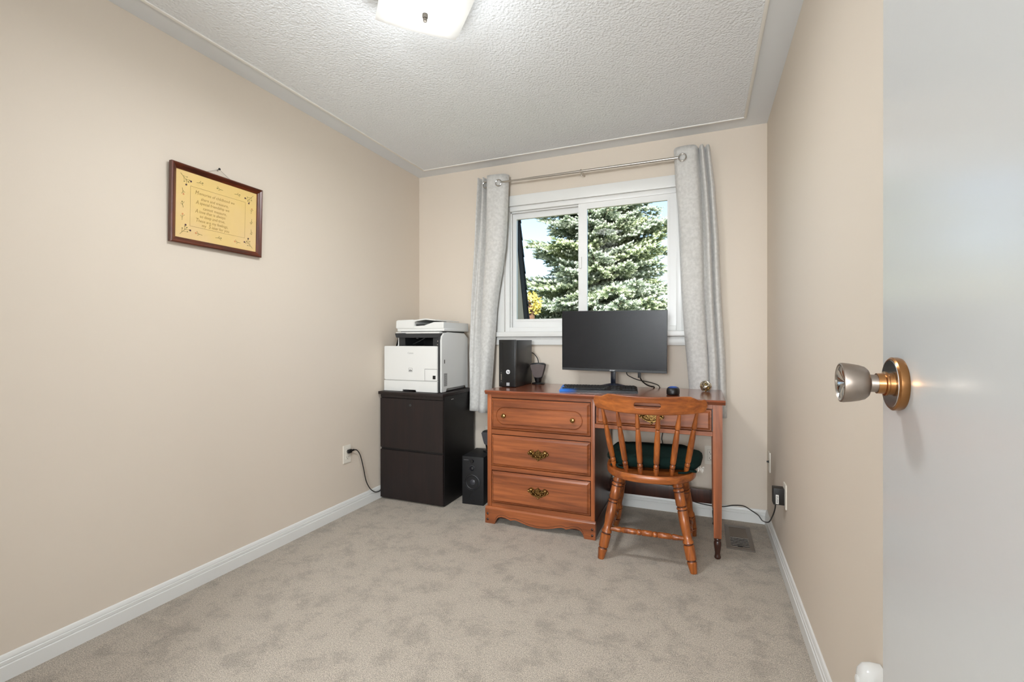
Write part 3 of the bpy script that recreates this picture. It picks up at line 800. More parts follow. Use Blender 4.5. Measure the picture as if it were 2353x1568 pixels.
part('flap_seam', bm, dgrey_m, fp)
bm = B(); box(bm, XB - .034, XB - .012, QY0 - .0022, QY0, .840, .864); box(bm, XB - .030, XB - .026, QY0 - .0030, QY0, .846, .860)
part('energy_sticker', bm, slot_m, sd)
part('maker_name', text_bm('Canon', .017, Matrix.Translation((XC + .012, QY0 - .0002, 1.014)) @ FRONT, .0004), pbr('grey_print', srgb(168, 168, 166), .5), fp, smooth=0)
bm = B()
plate(bm, rrect(XC - .004, XC + .026, .884, .912, .003), [rrect(XC - .003, XC + .025, .885, .911, .003)], QY0 - .0006, QY0 + .0002)
box(bm, XC, XC + .022, QY0 - .0008, QY0, .889, .893); box(bm, XC + .001, XC + .006, QY0 - .0008, QY0, .893, .899); box(bm, XC + .009, XC + .012, QY0 - .0008, QY0, .893, .903); box(bm, XC + .015, XC + .021, QY0 - .0008, QY0, .893, .898)
part('front_emblem', bm, pbr('dark_grey_print', srgb(92, 92, 94), .5), fp)
# upper unit: recess for the paper output
UX0 = -2.000
bm = B(); prism(bm, [(UX0, 1.052), (UX0 + .062, 1.052), (UX0 + .058, 1.075), (UX0 + .058, 1.125), (UX0, 1.125)], QY0 + .060, QY1 - .03); part('left_pillar', bm, dgrey_m, pr)
bm = B(); prism(bm, [(UX0 - .022, 1.052), (UX0 - .008, 1.058), (UX0 - .002, 1.075), (UX0, 1.130), (UX0 + .006, 1.130), (UX0 + .006, 1.052)], QY0 + .058, QY1 - .03); part('left_fairing', bm, wplast_m, pr)
bm = B(); box(bm, UX0 + .058, QX1 - .075, QY1 - .10, QY1 - .05, 1.052, 1.13); part('recess_back', bm, slot_m, pr)
bm = B(); prism(bm, [(QX0 + .002, 1.0535), (QX1 - .024, 1.0535), (QX1 - .024, 1.064), (UX0 + .06, 1.066), (UX0 - .01, 1.0575)], QY0 + .020, QY1 - .05); part('output_tray', bm, black_m, pr)
bm = B(); box(bm, QX1 - .078, QX1 - .012, QY0 + .030, QY1 - .05, 1.052, 1.13, .002); rp = part('right_pillar', bm, dgrey_m, pr)
bm = B(); box(bm, QX1 - .046, QX1 - .034, QY0 + .0285, QY0 + .032, 1.070, 1.074); box(bm, QX1 - .042, QX1 - .036, QY0 + .0285, QY0 + .032, 1.092, 1.100); part('usb_port', bm, chrome_m, rp)
bm = B(); box(bm, UX0 + .155, UX0 + .172, QY0 + .05, QY0 + .07, 1.112, 1.128, .002); tube(bm, [(UX0 + .20, QY0 + .10, 1.122), (UX0 + .16, QY0 + .09, 1.098), (UX0 + .105, QY0 + .085, 1.074)], .0035, 6, 4); part('paper_lever', bm, dgrey_m, pr)
# control bezel
bm = B(); prism(bm, [(UX0 - .002, 1.150), (UX0 + .010, 1.120), (QX1 - .012, 1.120), (QX1 - .012, 1.136), (QX1 - .028, 1.152)], QY0 + .022, QY1 - .02); part('control_bezel', bm, dgrey_m, pr)
bm = B(); box(bm, UX0 + .090, QX1 - .020, QY0 + .016, QY1 - .02, 1.148, 1.160, .005, 3); part('top_cover', bm, wplast_m, pr)
bm = B(); box(bm, UX0, UX0 + .10, QY0 + .030, QY1 - .02, 1.152, 1.160, .003); part('control_panel', bm, wplast_m, pr)
# scanner lid with document feeder
bm = B(); box(bm, UX0 + .004, QX1 + .004, QY0 + .040, QY1 + .004, 1.164, 1.186, .006, 3); lid = part('scanner_lid', bm, wplast_m, pr)
bm = B(); box(bm, UX0 + .02, QX1 - .02, QY0 + .06, QY1 - .02, 1.156, 1.166); part('lid_gasket', bm, black_m, pr)
bm = B(); prism(bm, [(UX0 - .004, 1.184), (UX0 + .150, 1.184), (UX0 + .150, 1.238), (UX0 + .140, 1.246), (UX0 + .010, 1.243), (UX0 - .002, 1.236)], QY0 + .034, QY1 - .02)
bmesh.ops.bevel(bm, geom=[e for e in bm.edges if e.calc_face_angle(0) > R(60)], offset=.004, segments=2, affect='EDGES'); part('document_feeder', bm, wplast_m, pr)
bm = B(); prism(bm, [(UX0 + .145, 1.184), (QX1 + .002, 1.184), (QX1 + .002, 1.226), (QX1 - .075, 1.226), (QX1 - .150, 1.204), (UX0 + .145, 1.200)], QY0 + .036, QY1); part('exit_tray', bm, wplast_m, pr)
bm = B(); box(bm, UX0 + .152, QX1 - .130, QY0 + .055, QY1 - .04, 1.203, 1.212); part('feeder_slot', bm, slot_m, pr)
bm = B(); prism(bm, [(UX0 + .100, 1.238), (UX0 + .240, 1.252), (QX1 - .060, 1.240), (QX1 - .060, 1.235), (UX0 + .240, 1.244), (UX0 + .170, 1.236), (UX0 + .146, 1.228)], QY0 + .036, QY1 - .03); part('document_tray', bm, wplast_m, pr)

# ------------------------------------------------------------------ speakers
spm = pbr('black_vinyl_wrap', srgb(13, 13, 17), 0.6, bump=(300, .1, .001)); cone_m = pbr('speaker_cone', srgb(22, 22, 28), 0.5)
tw = thing('floor_speaker', 'black bookshelf speaker standing on the carpet beside the filing cabinet', 'speaker', (-1.432, 2.885, 0), R(4))
bm = B(); box(bm, -.078, .078, -.125, .125, .0, .322, .004); part('speaker_box', bm, spm, tw, local=True)
def FZ(x, z, y=-.125): return Matrix.Translation((x, y, z)) @ Matrix.Rotation(R(90), 4, 'X')
bm = B(); lathe(bm, [(.060, -.002), (.060, .003), (.056, .004), (.052, .001), (.046, .003), (.040, -.001), (.028, -.012), (.0265, -.012)], 36, FZ(-.002, .150), cap=False); wf = part('woofer', bm, cone_m, tw, local=True)
bm = B(); lathe(bm, [(.029, -.011), (.026, -.004), (.015, .002), (.004, .004)], 28, FZ(-.002, .150)); part('dust_cap', bm, pbr('dust_cap', srgb(56, 56, 62), .35), wf, local=True)
bm = B(); torus(bm, (-.002, -.1265, .150), (0, 1, 0), .056, .0035, 40, 6); part('surround', bm, slot_m, wf, local=True)
bm = B(); lathe(bm, [(.020, -.001), (.020, .003), (.016, .004), (.013, 0), (.011, .004), (.004, .007)], 24, FZ(-.004, .243)); part('tweeter', bm, cone_m, tw, local=True)
bm = B(); lathe(bm, [(.012, -.001), (.012, .004), (.010, .010), (.004, .011)], 20, FZ(-.004, .292)); part('volume_knob', bm, black_m, tw, local=True)
bm = B(); lathe(bm, [(.025, -.001), (.025, .002), (.021, .003), (.018, -.001), (.017, -.002)], 24, FZ(-.002, .052)); part('port', bm, slot_m, tw, local=True)
bm = B(); box(bm, -.066, -.030, -.1262, -.1245, .296, .299); part('name_badge', bm, pbr('badge_silver', srgb(130, 130, 136), .3, .8), tw, local=True)

def satellite(label, loc, rz, grill):
    t = thing('satellite_speaker', label, 'speaker', loc, rz, 'small grey satellite speakers')
    # tapered body with curved grille
    bm = B(); secs = []
    for z, w_, d0, d1 in ((.040, .026, -.014, .024), (.060, .034, -.020, .030), (.095, .044, -.024, .034), (.128, .051, -.026, .036), (.136, .050, -.024, .034), (.140, .040, -.018, .028)):
        secs.append([bm.verts.new((x, y, z + (.006 * (1 - (x / .05) ** 2) if z > .12 else 0))) for x, y in
                     ((-w_, d1 * .6), (-w_, -.006), (-w_ * .7, d0 * .8), (0, d0), (w_ * .7, d0 * .8), (w_, -.006), (w_, d1 * .6), (w_ * .6, d1), (-w_ * .6, d1))])
    for a, b in zip(secs, secs[1:]):
        for i in range(9): bm.faces.new((a[i], a[(i + 1) % 9], b[(i + 1) % 9], b[i]))
    bm.faces.new(secs[0][::-1]); bm.faces.new(secs[-1]); body = part('speaker_body', bm, dgrey_m, t, local=True, smooth=60)
    bm = B(); rows = []
    for z, w_ in ((.050, .026), (.056, .031), (.080, .038), (.110, .045), (.127, .049), (.132, .047)):
        y = -.022 - .06 * max(0, (z - .05)); y = max(y, -.0285)
        rows.append([bm.verts.new((x * w_, y - .004 * (1 - x * x), z + (.004 * (1 - x * x) * (1 if z > .1 else -1)))) for x in (-1, -.75, -.4, 0, .4, .75, 1)] +
                    [bm.verts.new((x * w_, -.008, z)) for x in (1, -1)])
    for a, b in zip(rows, rows[1:]):
        for i in range(9): bm.faces.new((a[i], a[(i + 1) % 9], b[(i + 1) % 9], b[i]))
    bm.faces.new(rows[0][::-1]); bm.faces.new(rows[-1]); part('grille', bm, grill, t, local=True, smooth=60)
    bm = B(); lathe(bm, [(.018, .012), (.022, .020), (.027, .042)], 20); part('neck', bm, black_m, t, local=True)
    bm = B(); lathe(bm, [(.043, 0), (.044, .004), (.040, .009), (.024, .013), (.018, .015)], 28); part('foot', bm, black_m, t, local=True)
    return t
grill_m = pbr('grey_grille_cloth', srgb(98, 88, 86), .8, bump=(900, .2, .0006)); grill2_m = pbr('dark_grille_cloth', srgb(72, 70, 74), .8, bump=(900, .2, .0006))
satellite('small grey satellite speaker on the desk beside the black computer', (-1.038, 2.985, .803), R(6), grill_m)
satellite('small dark satellite speaker standing on top of the floor speaker', (-1.388, 2.945, .3225), R(3), grill2_m)

# ------------------------------------------------------------------ desktop computer
pc = thing('desktop_computer', 'slim black desktop computer tower on the desk', 'computer', (-1.148, 2.86, .803), R(0.5))
pcs_m = pbr('black_metal_case', srgb(22, 24, 26), 0.36, 0.1); pcf_m = pbr('black_gloss_bezel', srgb(17, 19, 21), 0.3)
bm = B(); box(bm, -.053, .053, -.140, .160, .004, .300, .002); part('case', bm, pcs_m, pc, local=True)
bm = B(); box(bm, -.058, .056, -.160, -.138, .002, .302, .004); fb = part('front_bezel', bm, pcf_m, pc, local=True)
bm = B(); box(bm, -.052, -.030, -.1612, -.158, .022, .283, .001, 1); part('drive_strip', bm, slot_m, fb, local=True)
bm = B(); box(bm, -.049, -.033, -.1622, -.158, .105, .279, .001, 1); part('disc_drive', bm, pcf_m, fb, local=True)
bm = B()
for z in (.093, .111, .036): lathe(bm, [(.0022, 0), (.002, .001)], 10, Matrix.Translation((-.041, -.1612, z)) @ Matrix.Rotation(R(90), 4, 'X'))
box(bm, -.043, -.039, -.1615, -.160, .045, .085); part('port', bm, chrome_m, fb, local=True)
bm = B(); lathe(bm, [(.0135, 0), (.0135, .0012)], 32, Matrix.Translation((.006, -.1600, .098)) @ Matrix.Rotation(R(90), 4, 'X')); lg = part('round_emblem', bm, pbr('emblem_white', srgb(232, 234, 236), .4), fb, local=True)
part('emblem_letters', text_bm('hp', .021, Matrix.Translation((.006, -.1614, .0985)) @ FRONT, .0003, .35, bold=.0002), pcf_m, lg, local=True, smooth=0)
bm = B(); box(bm, -.005, .016, -.1606, -.159, .010, .030); part('sticker', bm, pbr('silver_sticker', srgb(176, 180, 184), .35, .2), fb, local=True)
bm = B(); box(bm, -.050, .050, -.13, .15, .0, .005); part('case_feet', bm, slot_m, pc, local=True)

# ------------------------------------------------------------------ monitor
mon = thing('computer_monitor', 'large flat black monitor on a slim stand in front of the window', 'monitor', (-0.510, 2.885, .803), R(-1.0))
scr_m = pbr('matte_black_screen', srgb(21, 23, 27), 0.27, spec=0.4)
def moved(bm, M): bmesh.ops.transform(bm, matrix=M, verts=bm.verts[:]); return bm
MW, MZ0, MZ1, MY = .3195, .1075, .4815, -.040
MM = Matrix.Translation((0, 0, .30)) @ Matrix.Rotation(R(.75), 4, 'Y') @ Matrix.Rotation(R(3.0), 4, 'X') @ Matrix.Translation((0, 0, -.30))
bm = B(); box(bm, -MW, MW, MY, MY + .012, MZ0, MZ1, .002); hz = part('monitor_housing', moved(bm, MM), black_m, mon, local=True)
bm = B(); box(bm, -MW + .003, MW - .003, MY - .0012, MY + .002, MZ0 + .016, MZ1 - .003); part('screen', moved(bm, MM), scr_m, hz, local=True)
bm = B(); box(bm, -MW + .001, MW - .001, MY - .0018, MY + .002, MZ0 + .001, MZ0 + .0155, .0006, 1); part('lower_bezel', moved(bm, MM), dgrey_m, hz, local=True)
part('maker_name', moved(text_bm('acer', .0135, Matrix.Translation((0, MY - .0020, MZ0 + .0085)) @ FRONT, .0004, .30, sx=1.4, bold=.0003), MM), pbr('silver_print', srgb(186, 188, 190), .4), hz, local=True, smooth=0)
bm = B(); prism(bm, [(-.20, .14), (.20, .14), (.17, .40), (-.17, .40)], MY + .012, MY + .040); bmesh.ops.bevel(bm, geom=[e for e in bm.edges if e.calc_face_angle(0) > R(50)], offset=.008, segments=2, affect='EDGES')
part('back_bulge', moved(bm, MM), black_m, hz, local=True)
base_m = pbr('glossy_blue_black', srgb(22, 32, 52), 0.18)  # black plastic stand, its blue sky reflection put into the colour
bm = B(); box(bm, -.0145, .0145, -.018, .004, .010, .20, .003); part('stand_pillar', bm, pbr('gloss_navy_black', srgb(14, 18, 30), .2), mon, local=True)
bm = B(); rings = []
for k, z in ((1.0, 0), (1.0, .006), (.97, .010), (.5, .024), (.2, .032)):
    rings.append([bm.verts.new((.118 * k * math.cos(2 * PI * i / 48), .088 * k * math.sin(2 * PI * i / 48), z)) for i in range(48)])
for a, b in zip(rings, rings[1:]):
    for i in range(48): bm.faces.new((a[i], a[(i + 1) % 48], b[(i + 1) % 48], b[i]))
bm.faces.new(rings[0][::-1]); bm.faces.new(rings[-1]); part('stand_foot', bm, base_m, mon, local=True, smooth=40)
mc = thing('monitor_cables', 'two black cables hanging behind the monitor down to the desk', 'cable', (-0.38, 2.96, .803))
bm = B(); tube(bm, [(-.430, 2.905, .935), (-.434, 2.915, .893), (-.410, 2.935, .872), (-.374, 2.95, .856), (-.330, 2.965, .846), (-.300, 2.985, .838), (-.262, 3.005, .824), (-.250, 3.03, .8065), (-.245, 3.06, .77)], .0028, 8, 6); part('power_cable', bm, cord_m, mc)
bm = B(); tube(bm, [(-.357, 2.90, .95), (-.357, 2.905, .895), (-.350, 2.92, .862), (-.333, 2.94, .838), (-.312, 2.96, .822), (-.290, 2.985, .813), (-.283, 3.02, .808), (-.28, 3.06, .775)], .0042, 8, 6); c2 = part('video_cable', bm, cord_m, mc)
bm = B(); box(bm, -.366, -.348, 2.895, 2.908, .872, .915, .002); part('video_plug', bm, cord_m, c2)

# ------------------------------------------------------------------ keyboard
kb_reflection_blue = srgb(18, 104, 205)
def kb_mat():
    m = bpy.data.materials.new('keyboard_painted_reflection'); m.use_nodes = True; nt = m.node_tree; n = nt.nodes; l = nt.links
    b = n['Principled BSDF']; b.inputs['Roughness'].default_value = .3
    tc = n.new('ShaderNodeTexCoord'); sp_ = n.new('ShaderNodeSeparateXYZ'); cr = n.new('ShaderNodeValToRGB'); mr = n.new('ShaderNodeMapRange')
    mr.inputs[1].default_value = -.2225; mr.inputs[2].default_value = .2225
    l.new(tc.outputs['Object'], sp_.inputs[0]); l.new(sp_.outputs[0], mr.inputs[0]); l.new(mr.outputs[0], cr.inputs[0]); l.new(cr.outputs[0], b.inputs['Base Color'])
    e = cr.color_ramp.elements; e[0].position = .02; e[0].color = srgb(24, 120, 214); e[1].position = .24; e[1].color = srgb(26, 27, 29)  # sky reflection on black plastic, painted as blue at the left end
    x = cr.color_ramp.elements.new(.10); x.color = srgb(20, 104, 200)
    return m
kb = thing('keyboard', 'black keyboard with a blue sky reflection painted on its left end', 'keyboard', (-0.560, 2.672, .803), R(9.0))
KBT = Matrix.Rotation(R(6.0), 4, 'X')
bm = B(); prism(bm, [(-.2225, 0), (.2225, 0), (.2165, .015), (-.2165, .015)], -.072, .078)
bmesh.ops.bevel(bm, geom=[e for e in bm.edges if e.calc_face_angle(0) > R(40)], offset=.004, segments=2, affect='EDGES')
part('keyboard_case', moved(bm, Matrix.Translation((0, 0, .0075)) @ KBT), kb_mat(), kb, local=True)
bm = B(); kw = .0172
def key(x, y, wd=1.0): box(bm, x, x + kw * wd + .0018 * (wd - 1) * 10 / 10 - .0012, y, y + .0152, .0145, .0195, .0012, 1)
for r_i, (y, off, cnt) in enumerate(((.050, 0, 15), (.028, 0, 15), (.0115, .006, 14), (-.005, .009, 14), (-.0215, .014, 13), (-.038, 0, 0))):
    for c in range(cnt): key(-.205 + off + c * .0176, y)
x = -.205
for wd in (1.2, 1.2, 1.2, 6.2, 1.2, 1.2, 1.2):
    box(bm, x, x + .0172 * wd, -.038, -.0228 + .0, .0145, .0195, .0012, 1); x += .0172 * wd + .0016
for gx, rows in ((.070, (.050, .028, .0115)), (.136, (.050, .028, .0115, -.005, -.0215, -.038))):
    for y in rows:
        for c in range(3 if gx < .1 else 4): key(gx + c * .0176, y)
for c in range(3): key(.070 + c * .0176, -.038)
key(.0876, -.0215)
part('keys', moved(bm, Matrix.Translation((0, 0, .0075)) @ KBT), pbr('black_keycaps', srgb(16, 16, 17), .45), kb, local=True, kind='stuff')
bm = B(); box(bm, -.2, .2, .05, .070, .0, .014, .002); part('feet', bm, slot_m, kb, local=True)

# mouse
ms = thing('computer_mouse', 'black rounded mouse with a blue sky reflection painted on its top', 'mouse', (-0.150, 2.672, .803), R(-4))
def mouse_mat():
    m = bpy.data.materials.new('mouse_painted_reflection'); m.use_nodes = True; nt = m.node_tree; n = nt.nodes; l = nt.links
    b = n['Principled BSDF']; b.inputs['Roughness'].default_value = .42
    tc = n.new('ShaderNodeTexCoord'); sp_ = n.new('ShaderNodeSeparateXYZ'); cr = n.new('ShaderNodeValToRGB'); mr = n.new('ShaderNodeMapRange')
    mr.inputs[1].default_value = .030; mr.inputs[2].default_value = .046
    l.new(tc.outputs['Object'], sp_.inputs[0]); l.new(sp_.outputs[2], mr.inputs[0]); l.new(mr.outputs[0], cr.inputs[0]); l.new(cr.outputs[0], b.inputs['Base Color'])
    e = cr.color_ramp.elements; e[0].position = .55; e[0].color = srgb(9, 9, 10); e[1].position = 1.0; e[1].color = srgb(30, 96, 200)  # blue of the reflected sky painted onto the black top
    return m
bm = B(); rings = []
for k, z in ((.90, .001), (.99, .004), (1.0, .012), (1.0, .024), (.95, .033), (.80, .040), (.5, .0445), (.15, .046)):
    rings.append([bm.verts.new((.0335 * k * math.copysign(abs(math.cos(a)) ** .75, math.cos(a)), .050 * k * math.copysign(abs(math.sin(a)) ** .85, math.sin(a)), z)) for a in [2 * PI * i / 40 for i in range(40)]])
for a, b in zip(rings, rings[1:]):
    for i in range(40): bm.faces.new((a[i], a[(i + 1) % 40], b[(i + 1) % 40], b[i]))
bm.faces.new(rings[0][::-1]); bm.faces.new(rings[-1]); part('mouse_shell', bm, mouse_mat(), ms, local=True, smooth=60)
bm = B(); lathe(bm, [(.009, -.003), (.0095, 0), (.009, .003)], 18, Matrix.Translation((0, .026, .0345)) @ Matrix.Rotation(R(90), 4, 'Y')); part('scroll_wheel', bm, dgrey_m, ms, local=True)
bm = B(); lathe(bm, [(.0022, 0), (.002, .001)], 10, Matrix.Translation((-.006, -.0475, .020)) @ Matrix.Rotation(R(90), 4, 'X')); part('button', bm, brass_m, ms, local=True)

# decorative wire ball
wb = thing('wire_ball', 'small silver and gold openwork wire ball on the desk corner', 'ornament', (0.016, 2.905, .803))
silv = pbr('silver_wire', srgb(222, 218, 206), .22, 1.0); gold = pbr('gold_wire', srgb(190, 160, 90), .25, 1.0)
rng = random.Random(9); RB_ = .0305
for nm, mt, cnt in (('silver_wire', silv, 34), ('gold_wire', gold, 9)):
    bm = B()
    for k in range(cnt):
        ax = Vector((rng.gauss(0, 1), rng.gauss(0, 1), rng.gauss(0, 1))).normalized(); u_ = ax.orthogonal().normalized(); v_ = ax.cross(u_)
        a0 = rng.uniform(0, 6.28); span = rng.uniform(2, 5.5); h = rng.uniform(-.6, .6); pts = []
        for i in range(13):
            a = a0 + span * i / 12; p = (u_ * math.cos(a) + v_ * math.sin(a)) * math.sqrt(1 - h * h) + ax * (h + .12 * math.sin(3 * a)); pts.append(p.normalized() * RB_ + Vector((0, 0, RB_ + .0012)))
        tube(bm, pts, .0015, 5, 2)
    part(nm, bm, mt, wb, local=True)
bm = B(); ball(bm, (0, 0, RB_ + .0012), .0255, u=20, v=12); part('core', bm, pbr('dark_core', srgb(112, 104, 84), .4, .7), wb, local=True)

# ------------------------------------------------------------------ curtains and rod
cur_m = pbr('grey_velvet', srgb(210, 208, 204), 0.62, var=(60, srgb(194, 192, 188), 6), bump=(160, .25, .002), sheen=.35)
def interp(tab, z):
    tab = sorted(tab)
    if z <= tab[0][0]: return tab[0][1]
    for (a, p), (b, q) in zip(tab, tab[1:]):
        if z <= b: return p + (q - p) * (z - a) / (b - a)
    return tab[-1][1]
def curtain(name, label, left, right, plan_top, plan_bot, z0, z1, yshift, grom, loc):
    t = thing(name, label, 'curtain', loc, group='pair of grey curtains')
    A = spline([(x, y, 0) for x, y in plan_top], 7); Bp = spline([(x, y, 0) for x, y in plan_bot], 7); n_ = len(A); rows = []
    NZ = 46; rng = random.Random(len(label))
    bm = B()
    for k in range(NZ + 1):
        f = k / NZ; z = z1 + (z0 - z1) * f; row = []
        xl, xr = interp(left, z), interp(right, z)
        for i in range(n_):
            g = f ** .8
            px = A[i].x * (1 - g) + Bp[i].x * g; py = A[i].y * (1 - g) + Bp[i].y * g
            x = xl + (xr - xl) * px
            y = py + interp(yshift, z) + .004 * math.sin(9 * f + i * .07) * f + .0012 * math.sin(21 * f + i * .21)
            zz = z - .014 * f * (i / n_)
            row.append(bm.verts.new((x, y, zz)))
        rows.append(row)
    for a, b in zip(rows, rows[1:]):
        for i in range(n_ - 1): bm.faces.new((a[i], a[i + 1], b[i + 1], b[i]))
    o = part('curtain_cloth', bm, cur_m, t, smooth=80)
    sm = o.modifiers.new('thickness', 'SOLIDIFY'); sm.thickness = .0025; sm.offset = 0
    # hem at the foot
    bm = B()
    for dz in (0, .022):
        pass
    ra, rb_ = rows and None, None
    for gx, gy, gz in grom:
        bm = B(); torus(bm, (gx, gy, gz), (0, 1, 0.0), .0215, .0048, 28, 8); part('grommet', bm, chrome_m, t)
    return t
LLt = [(2.322, -1.532), (2.096, -1.546), (1.625, -1.571), (1.267, -1.590), (1.0, -1.590), (.80, -1.577), (0.616, -1.567)]
LRt = [(2.290, -1.289), (1.984, -1.302), (1.777, -1.316), (1.595, -1.343), (1.456, -1.370), (1.319, -1.387), (1.134, -1.394), (0.971, -1.401), (0.595, -1.420)]
RLt = [(2.300, -.167), (2.099, -.158), (1.89, -.142), (1.728, -.135), (1.394, -.122), (1.119, -.104), (.935, -.088), (.804, -.078), (.62, -.068)]
RRt = [(2.315, .038), (2.051, .068), (1.717, .090), (1.333, .105), (.995, .127), (.64, .137)]
curtain('curtain', 'grey velvet curtain hanging beside the printer', LLt, LRt,
        [(0, 3.105), (.05, 3.035), (.13, 3.100), (.20, 3.040), (.27, 3.098), (.335, 3.075), (.36, 3.032), (.44, 3.020), (.62, 3.022), (.80, 3.028), (.93, 3.040), (1.0, 3.075)],
        [(0, 3.098), (.04, 3.055), (.16, 3.045), (.30, 3.050), (.46, 3.066), (.50, 3.090), (.53, 3.060), (.60, 3.035), (.74, 3.022), (.88, 3.030), (.96, 3.060), (1.0, 3.098)],
        .596, 2.292, [(2.3, 0), (1.25, -.012), (.8, -.055), (.6, -.075)], [(-1.350, 3.020, 2.228), (-1.463, 3.045, 2.236)], (-1.48, 3.06, .60))
curtain('curtain', 'grey velvet curtain hanging at the desk corner with the wire ball', RLt, RRt,
        [(0, 3.072), (.06, 3.036), (.18, 3.024), (.40, 3.020), (.58, 3.030), (.65, 3.060), (.69, 3.100), (.74, 3.050), (.80, 3.042), (.86, 3.095), (.92, 3.055), (.97, 3.060), (1.0, 3.105)],
        [(0, 3.075), (.05, 3.066), (.18, 3.050), (.36, 3.046), (.50, 3.058), (.54, 3.095), (.58, 3.062), (.70, 3.052), (.76, 3.070), (.80, 3.105), (.86, 3.075), (.95, 3.080), (1.0, 3.105)],
        .640, 2.292, [(2.3, 0), (1.2, -.004), (.8, .004), (.6, .004)], [(-.115, 3.018, 2.222)], (0.0, 3.07, .64))
rodt = thing('curtain_rod', 'thin brushed metal curtain rod above the window', 'curtain rod', (-.75, 3.03, 2.22))
RY, RZ = 3.035, 2.233
rod_m = pbr('brushed_rod_steel', srgb(196, 190, 182), .3, 1.0)
bm = B(); rod(bm, (-1.425, RY, RZ + .003), (-1.12, RY, RZ), .0066); part('rod_end', bm, rod_m, rodt)
bm = B(); rod(bm, (-1.13, RY, RZ), (-.055, RY, RZ - .004), .0082); part('rod', bm, rod_m, rodt)
bm = B(); rod(bm, (-.752, RY, RZ), (-.752, YB, RZ - .002), .005); torus(bm, (-.752, RY, RZ - .001), (1, 0, 0), .0105, .0032, 16, 6); rod(bm, (-.752, RY, RZ - .008), (-.752, RY, RZ - .026), .003); ball(bm, (-.752, RY, RZ - .026), .005); part('centre_bracket', bm, rod_m, rodt)
for bx_ in (-1.420, -.060):
    bm = B(); rod(bm, (bx_, RY, RZ), (bx_, YB, RZ), .005); lathe(bm, [(.016, 0), (.016, .004)], 16, axis_m((bx_, YB - .004, RZ), (bx_, YB, RZ))); ball(bm, (bx_, RY, RZ), .010); part('end_bracket', bm, rod_m, rodt)

# ------------------------------------------------------------------ framed verse on the left wall
pic = thing('picture_frame', 'framed cream verse with floral border in a dark wood frame', 'picture', (XL, 1.4740, 1.523))
FYa, FYb, FZa, FZb = 1.2560, 1.6920, 1.5240, 1.8650
fr_wood = wood('dark_mahogany', srgb(108, 46, 18), srgb(58, 22, 10), 1, .3, 1.6, .3); fr_wood_v = wood('dark_mahogany_vertical', srgb(108, 46, 18), srgb(58, 22, 10), 2, .3, 1.6, .3)
TILT = Matrix.Translation((XL + .002, 0, FZa)) @ Matrix.Rotation(R(1.6), 4, 'Y') @ Matrix.Translation((-(XL + .002), 0, -FZa))
fp_ = [(0, 0), (0, .018), (.004, .021), (.010, .019), (.016, .014), (.020, .012), (.023, .010), (.025, .007), (.025, .0)]   # (inwards, off the wall)
def frame_rail(a, b, c, d, mt):
    """mitred rail: outer corners a, b (y, z), inner corners c (near b), d (near a)"""
    bm = B(); A = []; Bq = []
    for t, h in fp_:
        f = t / .025
        A.append(bm.verts.new((XL + .002 + h, a[0] + (d[0] - a[0]) * f, a[1] + (d[1] - a[1]) * f)))
        Bq.append(bm.verts.new((XL + .002 + h, b[0] + (c[0] - b[0]) * f, b[1] + (c[1] - b[1]) * f)))
    n_ = len(fp_)
    for i in range(n_): bm.faces.new((A[i], A[(i + 1) % n_], Bq[(i + 1) % n_], Bq[i]))
    bm.faces.new(A[::-1]); bm.faces.new(Bq)
    part('frame_rail', moved(bm, TILT), mt, pic, smooth=50)
i_ = .025; o1, o2, o3, o4 = (FYa, FZa), (FYb, FZa), (FYb, FZb), (FYa, FZb)
n1, n2, n3, n4 = (FYa + i_, FZa + i_), (FYb - i_, FZa + i_), (FYb - i_, FZb - i_), (FYa + i_, FZb - i_)
frame_rail(o1, o2, n2, n1, fr_wood); frame_rail(o2, o3, n3, n2, fr_wood_v); frame_rail(o3, o4, n4, n3, fr_wood); frame_rail(o4, o1, n1, n4, fr_wood_v)
bm = B(); box(bm, XL + .003, XL + .0075, FYa + .02, FYb - .02, FZa + .02, FZb - .02)
sheet = part('verse_sheet', moved(bm, TILT), pbr('cream_paper', srgb(228, 196, 124), .55, var=(5, srgb(226, 194, 138), 2)), pic, smooth=0)
PT = TILT @ Matrix.Translation((XL + .0078, (FYa + FYb) / 2, (FZa + FZb) / 2)) @ Matrix(((0, 0, 1, 0), (1, 0, 0, 0), (0, 1, 0, 0), (0, 0, 0, 1)))   # x along +Y, y up, z off the wall
PW, PH = (FYb - FYa) / 2 - i_, (FZb - FZa) / 2 - i_
ink = pbr('brown_ink', srgb(112, 80, 42), .7); ink_t = pbr('olive_ink', srgb(172, 142, 82), .7); leaf_i = pbr('green_ink', srgb(96, 96, 44), .7); plum = pbr('plum_ink', srgb(78, 48, 60), .7); rose_i = pbr('rose_ink', srgb(214, 146, 96), .7)
bm = B(); bw, bh_ = .132, .088
for a in ((-bw, bw, bh_ - .0007, bh_), (-bw, bw, -bh_, -bh_ + .0007), (-bw, -bw + .0007, -bh_, bh_), (bw - .0007, bw, -bh_, bh_)):
    vq = [bm.verts.new((x_, y_, 0.0003)) for x_, y_ in ((a[0], a[2]), (a[1], a[2]), (a[1], a[3]), (a[0], a[3]))]; bm.faces.new(vq)
part('border_line', moved(bm, PT), ink, sheet, smooth=0)
lines = [('M', 'emories of childhood we', -.112, .066), ('', 'share and treasure,', -.086, .043), ('A', ' special friendship we', -.108, .024), ('', 'cannot measure,', -.076, .003), ('A', ' love that is always', -.110, -.015),
         ('', 'so deep and true,', -.090, -.0345), ('T', 'hese are my feelings,', -.108, -.055), ('', 'my', -.080, -.074), ('', 'ister for you', -.034, -.074)]
bm_a = B(); bm_b = B()
